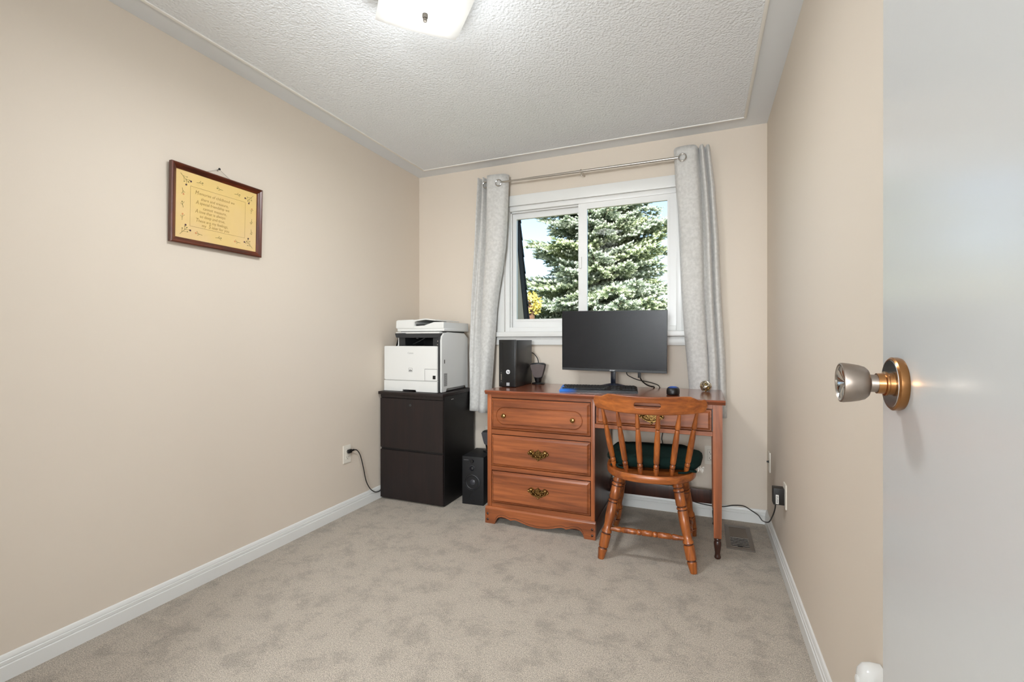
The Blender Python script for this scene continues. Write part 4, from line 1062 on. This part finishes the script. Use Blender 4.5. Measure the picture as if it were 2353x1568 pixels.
def add_bm(dst, src):
    me = bpy.data.meshes.new('t'); src.to_mesh(me); src.free(); dst.from_mesh(me); bpy.data.meshes.remove(me)
for cap_, rest, x_, y_ in lines:
    xo = x_
    if cap_:
        add_bm(bm_a, text_bm(cap_, .025, Matrix.Translation((xo, y_, .0003)), .0001, .2, 'LEFT', .8)); xo += .018 if cap_ == 'M' else .0125
    add_bm(bm_b, text_bm(rest, .0182, Matrix.Translation((xo, y_ - .001, .0003)), .0001, .12, 'LEFT', .92))
add_bm(bm_a, text_bm('S', .025, Matrix.Translation((-.049, -.073, .0003)), .0001, .2, 'LEFT', .85))
part('verse_capitals', moved(bm_a, PT), ink_t, sheet, smooth=0, kind='stuff'); part('verse_lettering', moved(bm_b, PT), ink_t, sheet, smooth=0, kind='stuff')
# painted sprigs
lf = B(); fl = B(); rs = B(); rng = random.Random(3)
def stroke(bm, p, q, w_):
    p, q = Vector((*p, .0004)), Vector((*q, .0004)); d = (q - p); nrm = Vector((-d.y, d.x, 0)).normalized() * w_ / 2
    bm.faces.new([bm.verts.new(v) for v in (p - nrm, q - nrm * .5, q + nrm * .5, p + nrm)])
def petal(bm, c, r, sq=1.0, a0=0.0):
    bm.faces.new([bm.verts.new((c[0] + r * math.cos(a0 + k * PI / 4), c[1] + r * sq * math.sin(a0 + k * PI / 4), .0006)) for k in range(8)])
def sprig(cx, cy, ang, size, corner=False, rose_=False):
    ca, sa = math.cos(ang), math.sin(ang)
    def P(x, y): return (cx + (x * ca - y * sa) * size, cy + (x * sa + y * ca) * size)
    stroke(lf, P(-1, 0), P(.6, .05), .0014)
    for t, s in ((-.5, 1), (-.2, -1), (.1, 1), (.3, -1)) if corner else ((-.3, 1), (.1, -1)):
        stroke(lf, P(t, 0), P(t + .45, s * .42), .0012); petal(lf, P(t + .5, s * .46), size * .11, .6, ang)
    if corner:
        petal(fl, P(.85, .55), size * .16); petal(fl, P(.85, -.55), size * .16); petal(lf, P(.7, .1), size * .1)
    elif rose_:
        petal(rs, P(.8, .05), size * .26)
    else:
        petal(lf, P(.7, .05), size * .16)
for sx, sy, an in ((-1, 1, -45), (1, 1, -135), (-1, -1, 45), (1, -1, 135)):
    sprig(sx * .156, sy * .113, R(an), .026, True)
for x_, an, ro in ((-.09, 10, 0), (0, 175, 0), (.09, 5, 0)):
    sprig(x_, .113, R(an), .016, False, ro); sprig(x_ * 1.03, -.115, R(180 - an), .016, False, x_ != 0)
for y_, an, ro in ((.055, -80, 1), (0, 100, 0), (-.055, 85, 1)):
    sprig(-.164, y_, R(an), .015, False, ro); sprig(.166, y_ * .95, R(-an), .014, False, y_ > .01)
part('sprig_leaves', moved(lf, PT), leaf_i, sheet, smooth=0, kind='stuff'); part('sprig_plum_flowers', moved(fl, PT), plum, sheet, smooth=0, kind='stuff'); part('sprig_rose_flowers', moved(rs, PT), rose_i, sheet, smooth=0, kind='stuff')
bm = B(); nail_p = (XL + .012, 1.4745, 1.900)
tube(bm, [(XL + .006, 1.40, 1.862), (XL + .009, 1.437, 1.881), nail_p], .0008, 5, 3); tube(bm, [nail_p, (XL + .009, 1.512, 1.881), (XL + .006, 1.55, 1.862)], .0008, 5, 3)
part('hanging_wire', bm, pbr('grey_wire', srgb(176, 170, 162), .4, .6), pic)
bm = B(); lathe(bm, [(.0016, 0), (.0016, .014), (.0048, .0145), (.0052, .017), (.0035, .0185)], 12, axis_m((XL - .001, 1.4745, 1.899), (XL + .02, 1.4745, 1.9015)))
single('nail', bm, slot_m, 'dark nail holding the wire of the framed verse', 'nail', base=(XL, 1.4745, 1.899))

# ------------------------------------------------------------------ outlets, plugs, cords
def wall_plate(name, label, cat, M, kind_):
    """M takes x right, y up, z off the wall to world; centred"""
    loc = M.translation; t = thing(name, label, cat, loc)
    bm = B(); prism(bm, rrect(-.035, .035, -.0575, .0575, .004), -.0055, 0, M @ FRONT.inverted() @ Matrix.Identity(4) if False else M @ Matrix(((1, 0, 0, 0), (0, 0, 1, 0), (0, -1, 0, 0), (0, 0, 0, 1))))
    bmesh.ops.bevel(bm, geom=[e for e in bm.edges if e.calc_face_angle(0) > R(60)], offset=.002, segments=2, affect='EDGES')
    pl_ = part('cover_plate', bm, plate_m, t)
    if kind_ == 'decora':
        bm = B(); box(bm, -.0165, .0165, -.0335, .0335, .004, .0075, .001, 1, M); part('receptacle', bm, plate_m, t)
        bm = B(); box(bm, -.0175, .0175, -.0345, .0345, .004, .0058, 0, 1, M); part('receptacle_gap', bm, pbr('plate_gap', srgb(150, 144, 134), .6), t)
        bm = B()
        for s in (-1, 1):
            box(bm, -.0075, -.0055, s * .018 - .0045, s * .018 + .0045, .006, .0079, 0, 1, M); box(bm, .0055, .0075, s * .018 - .0035, s * .018 + .0035, .006, .0079, 0, 1, M); box(bm, -.0022, .0022, s * .018 - .0120, s * .018 - .0080, .006, .0079, 0, 1, M)
        part('slots', bm, slot_m, t, smooth=0)
    else:
        bm = B(); lathe(bm, [(.0065, .004), (.0065, .010), (.0045, .0105), (.0045, .016), (.002, .0165)], 16, M); part('coaxial_jack', bm, dgrey_m, t)
    for s in (-1, 1):
        bm = B(); lathe(bm, [(.003, .005), (.003, .0063)], 12, M @ Matrix.Translation((0, s * .048, 0))); part('screw', bm, plate_m, t)
    return t
ML = Matrix(((0, 0, 1, XL), (1, 0, 0, 2.320), (0, 1, 0, .3775), (0, 0, 0, 1)))       # left wall: x -> +Y
wall_plate('wall_outlet', 'ivory wall outlet with a black plug beside the filing cabinet', 'outlet', ML, 'decora')
MBk = Matrix(((1, 0, 0, .046), (0, 0, -1, YB), (0, 1, 0, .384), (0, 0, 0, 1)))       # back wall
wall_plate('wall_outlet', 'white wall outlet half hidden behind the desk leg', 'outlet', MBk, 'decora')
MR1 = Matrix(((0, 0, -1, XR), (-1, 0, 0, 3.020), (0, 1, 0, .402), (0, 0, 0, 1)))     # right wall
wall_plate('cable_plate', 'ivory cable plate with a small jack near the window wall corner', 'cable outlet', MR1, 'coax')
MR2 = Matrix(((0, 0, -1, XR), (-1, 0, 0, 2.470), (0, 1, 0, .3775), (0, 0, 0, 1)))
wall_plate('wall_outlet', 'ivory wall outlet with a black power adapter above the floor register', 'outlet', MR2, 'decora')

t = thing('mains_cable', 'black plug and cord running from the outlet behind the filing cabinet', 'cord', (XL + .02, 2.34, .39))
bm = B(); box(bm, XL + .0082, XL + .026, 2.313, 2.346, .383, .407, .006, 3); box(bm, XL + .012, XL + .024, 2.340, 2.368, .390, .402, .005, 2); part('plug', bm, cord_m, t)
bm = B(); tube(bm, [(XL + .018, 2.360, .396), (XL + .020, 2.392, .388), (XL + .020, 2.425, .345), (XL + .020, 2.455, .255), (XL + .020, 2.480, .165), (XL + .022, 2.515, .105), (XL + .020, 2.560, .068), (XL + .017, 2.600, .054), (XL + .0185, 2.632, .058), (XL + .0120, 2.67, .080)], .0032, 8, 8); part('cord', bm, cord_m, t)
t = thing('power_adapter', 'black power adapter with white sticker and cord plugged in above the floor register', 'adapter', (XR - .03, 2.47, .33))
bm = B(); box(bm, XR - .054, XR - .0085, 2.444, 2.494, .338, .414, .003); ad_ = part('adapter_block', bm, cord_m, t)
bm = B(); box(bm, XR - .044, XR - .032, 2.4432, 2.4445, .343, .385); st = part('sticker', bm, pbr('sticker_white', srgb(222, 220, 214), .5), ad_)
bm = B()
for z, a, b_ in ((.348, .0, .9), (.352, .1, .8), (.357, 0, 1), (.362, .2, .9), (.367, 0, .7), (.372, .1, 1), (.377, 0, .9)): box(bm, XR - .0415 + .007 * a * .5, XR - .0415 + .007 * b_, 2.4428, 2.4434, z, z + .0022)
part('sticker_print', bm, slot_m, st, smooth=0)
bm = B(); tube(bm, [(XR - .042, 2.468, .341), (XR - .043, 2.475, .310), (XR - .046, 2.54, .250), (XR - .044, 2.70, .165), (XR - .048, 2.92, .092), (XR - .055, 3.06, .072), (XR - .085, 3.112, .077), (.228, 3.112, .099), (.17, 3.116, .094), (.113, 3.116, .079), (.03, 3.116, .077), (-.05, 3.116, .088), (-.10, 3.112, .115), (-.14, 3.11, .17)], .0030, 8, 8); part('cord', bm, cord_m, t)
bm = B(); tube(bm, [(-.2465, 3.075, .80), (-.240, 3.085, .65), (-.236, 3.095, .53), (-.243, 3.10, .47), (-.237, 3.10, .44), (-.230, 3.10, .30), (-.20, 3.11, .21), (-.15, 3.11, .175)], .0026, 8, 6)
single('hanging_cord', bm, cord_m, 'thin black cord hanging against the wall under the desk', 'cord', base=(-.24, 3.10, .175))
bm = B(); tube(bm, [(-1.113, 3.015, 1.018), (-1.095, 3.045, 1.010), (-1.066, 3.050, .975), (-1.052, 3.045, .92), (-1.045, 3.04, .87), (-1.046, 3.036, .815), (-1.06, 3.037, .806)], .0036, 8, 6)
single('mains_cable', bm, cord_m, 'black cord arching from the back of the computer behind the small speaker', 'cord', base=(-1.07, 3.04, .803))
bm = B(); tube(bm, [(-1.478, 3.118, .60), (-1.480, 3.120, .46), (-1.478, 3.118, .36), (-1.470, 3.10, .30), (-1.462, 3.08, .20), (-1.45, 3.06, .02)], .0030, 8, 6)
single('speaker_cord', bm, cord_m, 'thin black cord hanging on the wall behind the floor speaker', 'cord', base=(-1.47, 3.11, .02))
# outlet half hidden behind the two speakers, a white plug in it
MBl = Matrix(((1, 0, 0, -1.475), (0, 0, -1, YB), (0, 1, 0, .400), (0, 0, 0, 1)))
wall_plate('wall_outlet', 'ivory wall outlet half hidden behind the satellite speaker by the cabinet', 'outlet', MBl, 'decora')
bm = B(); box(bm, -1.492, -1.460, YB - .034, YB - .008, .371, .393, .005, 2); tube(bm, [(-1.476, YB - .03, .375), (-1.492, YB - .045, .350), (-1.480, YB - .05, .325), (-1.455, YB - .05, .318)], .0035, 8, 6)
single('white_plug', bm, plate_m, 'white plug with a short cord in the outlet behind the speakers', 'plug', base=(-1.476, YB - .02, .32))
# plug-in freshener on the right wall, mostly hidden by the door
pf = thing('plug_in_freshener', 'white rounded plug-in freshener low on the wall behind the door', 'air freshener', (XR, 1.215, .29))
bm = B(); secs = []
for k, d in ((1.0, .002), (1.0, .020), (.93, .034), (.75, .042), (.35, .046)):
    secs.append([bm.verts.new((XR - d, 1.215 + .036 * k * math.copysign(abs(math.cos(a)) ** .8, math.cos(a)), .345 + .056 * k * math.copysign(abs(math.sin(a)) ** .8, math.sin(a)))) for a in [2 * PI * i / 32 for i in range(32)]])
for a, b in zip(secs, secs[1:]):
    for i in range(32): bm.faces.new((a[i], a[(i + 1) % 32], b[(i + 1) % 32], b[i]))
bm.faces.new(secs[0][::-1]); bm.faces.new(secs[-1]); part('shell', bm, pbr('gloss_white_plastic', srgb(232, 232, 230), .15), pf, smooth=60)
bm = B(); lathe(bm, [(.012, 0), (.012, .004), (.008, .006)], 16, axis_m((XR - .043, 1.215, .36), (XR - .06, 1.215, .36))); part('vent_cap', bm, wplast_m, pf)

# ------------------------------------------------------------------ floor register
reg_m = pbr('grey_beige_metal', srgb(112, 102, 93), .4, .2)
rg = thing('floor_register', 'beige metal floor vent sunk in the carpet beside the desk leg', 'floor vent', (.185, 2.855, 0))
gx0, gx1, gy0, gy1 = .118, .252, 2.690, 3.022
bm = B(); hx0, hx1, hy0, hy1 = gx0 + .022, gx1 - .022, gy0 + .030, gy1 - .030
def flatplate(bm, outer, hole, z0, z1):
    plate(bm, outer, [hole], z0, z1); bmesh.ops.transform(bm, matrix=Matrix(((1, 0, 0, 0), (0, 0, 1, 0), (0, 1, 0, 0), (0, 0, 0, 1))), verts=bm.verts[:])
flatplate(bm, [(gx0, gy0), (gx1, gy0), (gx1, gy1), (gx0, gy1)], [(hx0, hy0), (hx1, hy0), (hx1, hy1), (hx0, hy1)], .001, .007); part('register_frame', bm, reg_m, rg, smooth=0)
bm = B(); box(bm, hx0 - .003, hx1 + .003, hy0 - .003, hy1 + .003, .0005, .0015); part('duct', bm, slot_m, rg, smooth=0)
me_sl = None
for k in range(14):
    y = hy0 + .009 + k * .0192
    bm = B(); box(bm, hx0 - .002, hx1 + .002, y - .0068, y + .0068, .0035, .0055, 0, 1)
    bmesh.ops.transform(bm, matrix=Matrix.Translation((0, y, .0045)) @ Matrix.Rotation(R(-14 if k < 7 else 12), 4, 'X') @ Matrix.Translation((0, -y, -.0045)), verts=bm.verts[:])
    part('slat', bm, reg_m, rg, smooth=0)
bm = B(); box(bm, .172, .196, hy0 + .001, hy0 + .010, .005, .010, .001, 1); part('damper_lever', bm, slot_m, rg)

# ------------------------------------------------------------------ outdoors: dormer cheek, mansard roof edge, garden
stucco_m = pbr('beige_stucco', srgb(196, 182, 164), .8, bump=(120, .3, .004))
shing_m = pbr('black_shingle', srgb(36, 36, 42), .85, bump=(220, .5, .004), var=(60, srgb(26, 26, 30), 3))
mr_ = thing('mansard_roof', 'dark shingled mansard roof edge beside the recessed window', 'roof', (-2.2, 3.7, .4))
MXE = -1.430
def my(z): return 3.565 + (1.97 - z) * .257        # sloped line where the shingles begin
bm = B(); M_yz = Matrix(((0, 1, 0, 0), (1, 0, 0, 0), (0, 0, 1, 0), (0, 0, 0, 1)))
prism(bm, [(3.30, .3), (my(.3), .3), (my(2.9), 2.9), (3.30, 2.9)], MXE - .04, MXE, M_yz); part('cheek_wall', bm, stucco_m, mr_, smooth=0)
bm = B(); prism(bm, [(my(.3), .3), (my(.3) + .095, .3), (my(2.9) + .095, 2.9), (my(2.9), 2.9)], MXE - 1.6, MXE + .004, M_yz); part('roof_deck', bm, shing_m, mr_, smooth=0)
for k in range(19):
    z0 = .30 + k * .138; z1 = z0 + .155
    bm = B(); prism(bm, [(my(z0) + .092, z0), (my(z0) + .128, z0), (my(z1) + .108, z1), (my(z1) + .092, z1)], MXE - 1.6, MXE + .008, M_yz); part('shingle_course', bm, shing_m, mr_, smooth=0)

grass_m = pbr('lawn', srgb(96, 110, 58), .95, var=(3, srgb(120, 122, 70), 5), bump=(60, .5, .03))
bm = B(); box(bm, -60, 40, 3.4, 90, -2.95, -2.75); struct('ground', bm, grass_m, 'lawn below the window', 'ground', 0)

# blue spruce
needle = bpy.data.materials.new('spruce_needles'); needle.use_nodes = True
nt = needle.node_tree; n = nt.nodes; l = nt.links; b = n['Principled BSDF']; b.inputs['Roughness'].default_value = .7; b.inputs['Specular IOR Level'].default_value = .25
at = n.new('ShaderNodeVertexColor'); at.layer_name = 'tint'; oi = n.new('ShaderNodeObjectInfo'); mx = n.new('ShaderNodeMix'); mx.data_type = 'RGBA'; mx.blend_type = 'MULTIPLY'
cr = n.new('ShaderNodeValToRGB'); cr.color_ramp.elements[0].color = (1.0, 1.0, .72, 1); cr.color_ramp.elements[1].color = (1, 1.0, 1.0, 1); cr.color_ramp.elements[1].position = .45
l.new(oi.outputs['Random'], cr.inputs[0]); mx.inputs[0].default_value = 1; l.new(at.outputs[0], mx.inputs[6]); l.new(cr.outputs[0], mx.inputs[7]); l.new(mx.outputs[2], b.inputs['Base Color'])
bark_m = pbr('spruce_bark', srgb(112, 84, 66), .9, bump=(30, .8, .02))
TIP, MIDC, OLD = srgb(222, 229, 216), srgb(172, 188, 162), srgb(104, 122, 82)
def branch_mesh(seed):
    rng = random.Random(seed); V = []; Fc = []; Cc = []
    def tri(a, b_, c, col):
        i = len(V); V.extend((a, b_, c)); Fc.append((i, i + 1, i + 2)); Cc.append(col)
    def shoot(o, d, L, rad, mixv):
        d = d.normalized(); u_ = d.orthogonal().normalized(); v_ = d.cross(u_); nn = 22
        for i in range(nn):
            t = (i + rng.random() * .6) / nn; a = i * 2.4 + rng.uniform(-.3, .3); rr = u_ * math.cos(a) + v_ * math.sin(a)
            p = o + d * (L * t); q = p + (rr * 1.0 + d * .75).normalized() * rad * (1.1 - .35 * t) * rng.uniform(.8, 1.2)
            s = d.cross(rr) * .0095
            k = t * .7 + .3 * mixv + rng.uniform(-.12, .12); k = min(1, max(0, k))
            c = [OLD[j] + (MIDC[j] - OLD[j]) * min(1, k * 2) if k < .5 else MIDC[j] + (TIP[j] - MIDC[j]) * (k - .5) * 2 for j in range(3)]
            tri(p - s, p + s, q, c)
        w_ = .007
        for e1, e2 in ((u_, v_), (v_, -u_)):
            tri(o - e1 * w_, o + e1 * w_, o + d * L, OLD[:3])
    N_ = 12
    for i in range(N_):
        t = (i + .4) / N_; droop = -.30 * t + .24 * t * t
        o = Vector((t, 0, droop)); d = Vector((1, 0, -.30 + .48 * t))
        for s in (-1, 1):
            tl = (.36 * (1 - t) ** .8 + .07) * rng.uniform(.75, 1.15); td = Vector((.62, s * .78, rng.uniform(-.16, .06))).normalized(); ns = max(2, int(tl / .058))
            for k in range(ns):
                f = (k + .5) / ns; p = o + td * (tl * f) + Vector((0, 0, -.05 * f))
                for s2 in (-1, 1):
                    sd = (td * .75 + Vector((s2 * .35 * -td.y, s2 * .35 * td.x * 1.0, rng.uniform(-.25, .35))) * 1.3)
                    shoot(p, sd, rng.uniform(.060, .105), .036, f)
            shoot(o + td * tl + Vector((0, 0, -.05)), td + Vector((0, 0, .12)), .10, .030, 1.0)
            V0 = len(V); nrm = Vector((0, 0, .006)); e_ = o + td * tl
            tri(o - nrm, o + nrm, e_, (.07, .045, .03))
        shoot(o, d + Vector((0, rng.uniform(-.5, .5), .7)), .08, .030, t)
    shoot(Vector((1, 0, -.06)), Vector((1, 0, .2)), .12, .032, 1)
    prev = Vector((0, 0, 0))
    for i in range(1, 11):
        t = i / 10; p = Vector((t, 0, -.30 * t + .24 * t * t)); w_ = .014 * (1.1 - t)
        for e1 in (Vector((0, w_, 0)), Vector((0, 0, w_))): tri(prev - e1, prev + e1, p, (.10, .065, .045))
        prev = p
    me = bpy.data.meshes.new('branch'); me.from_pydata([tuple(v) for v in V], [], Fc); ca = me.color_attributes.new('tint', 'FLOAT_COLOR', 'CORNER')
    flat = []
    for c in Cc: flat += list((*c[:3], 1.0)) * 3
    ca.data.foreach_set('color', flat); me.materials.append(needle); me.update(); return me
BR = [branch_mesh(s) for s in range(7)]
def spruce(label, loc, apex, ground, slope, zlow, step, per, seed, group=None):
    t = thing('spruce_tree', label, 'tree', (loc[0], loc[1], ground), group=group)
    bm = B(); lathe(bm, [(.17, 0), (.12, (apex - ground) * .45), (.01, apex - ground)], 12); part('trunk', bm, bark_m, t, local=True)
    rng = random.Random(seed); z = zlow; lv = 0
    while z < apex - .15:
        r = slope * (apex - z) * rng.uniform(.93, 1.12); cnt = max(4, int(per * min(1, .45 + r)))
        for k in range(cnt):
            o = bpy.data.objects.new('branch', BR[rng.randrange(len(BR))]); COL.objects.link(o); o.parent = t
            a = 2 * PI * (k + lv * .37) / cnt + rng.uniform(-.22, .22); s = r * rng.uniform(.80, 1.16) / .97
            sc = max(.5, s); o.location = (0, 0, z - ground + rng.uniform(-.08, .08)); o.rotation_euler = (rng.uniform(-.25, .25), rng.uniform(-.20, .12), a); o.scale = (s, sc * .92, sc * .92)
        z += step * rng.uniform(.8, 1.2); lv += 1
    return t
spruce('tall pale blue spruce tree right outside the window', (-1.77, 8.5), 8.3, -2.75, .196, .2, .20, 13, 21)

# yellowing tree and roof further off
leaf_y = pbr('yellow_leaves', srgb(226, 196, 92), .7, var=(14, srgb(170, 168, 84), 3)); leaf_g = pbr('green_leaves', srgb(120, 136, 70), .7, var=(9, srgb(150, 150, 70), 3))
def leafy(name, label, loc, rad, h0, mat, seed, cnt, ls=1.0):
    t = thing(name, label, 'tree', loc); rng = random.Random(seed); bm = B()
    lathe(bm, [(.14, 0), (.09, h0), (.03, h0 + rad)], 10); part('trunk', bm, bark_m, t, local=True); V = []; Fc = []
    for k in range(cnt):
        d = Vector((rng.gauss(0, 1), rng.gauss(0, 1), rng.gauss(0, .8))).normalized() * rad * rng.uniform(.35, 1) ** .5
        d *= 1 + .2 * math.sin(5 * d.x + 3 * d.z); p = Vector((0, 0, h0 + rad * .7)) + d
        u_ = Vector((rng.gauss(0, 1), rng.gauss(0, 1), rng.gauss(0, 1))).normalized(); v_ = u_.orthogonal().normalized(); s = rng.uniform(.05, .10) * ls
        i = len(V); V += [p - u_ * s, p + v_ * s * .6, p + u_ * s, p - v_ * s * .6]; Fc.append((i, i + 1, i + 2, i + 3))
    me = bpy.data.meshes.new('foliage'); me.from_pydata([tuple(v) for v in V], [], Fc); me.materials.append(mat)
    part('foliage', me, mat, t, local=True)
leafy('leafy_tree', 'slender yellow autumn tree between the roof edge and the spruce', (-2.30, 6.20, -2.75), .18, 4.23, leaf_y, 5, 420, .33)
leafy('leafy_tree', 'green and yellow tree beyond the spruce by the far side of the garden', (-.7, 17.0, -2.75), 2.1, 1.9, leaf_g, 6, 2600)
hs_ = thing('house', 'neighbouring house with a pale brown roof low behind the trees', 'house', (-6, 24, -2.75))
rf_m = pbr('pale_brown_roof', srgb(186, 158, 138), .85, var=(3, srgb(170, 142, 122), 4)); br_m = pbr('pink_brick', srgb(176, 138, 118), .85, bump=(40, .4, .01))
bm = B(); box(bm, -14, 2, 22, 29, -2.75, .4); part('house_wall', bm, br_m, hs_, smooth=0)
bm = B(); prism(bm, [(21.4, .35), (29.6, .35), (25.5, 2.35)], -14.6, 2.6, M_yz); part('roof', bm, rf_m, hs_, smooth=0)
for wx in (-12, -9, -6, -3, 0):
    bm = B(); box(bm, wx - .6, wx + .6, 21.95, 22.02, -1.6, -.4); w_o = part('window', bm, vinyl_m, hs_, smooth=0)
    bm = B(); box(bm, wx - .52, wx + .52, 21.93, 21.96, -1.52, -.48); part('window_pane', bm, pbr('dark_glass', srgb(40, 48, 56), .1), w_o, smooth=0)
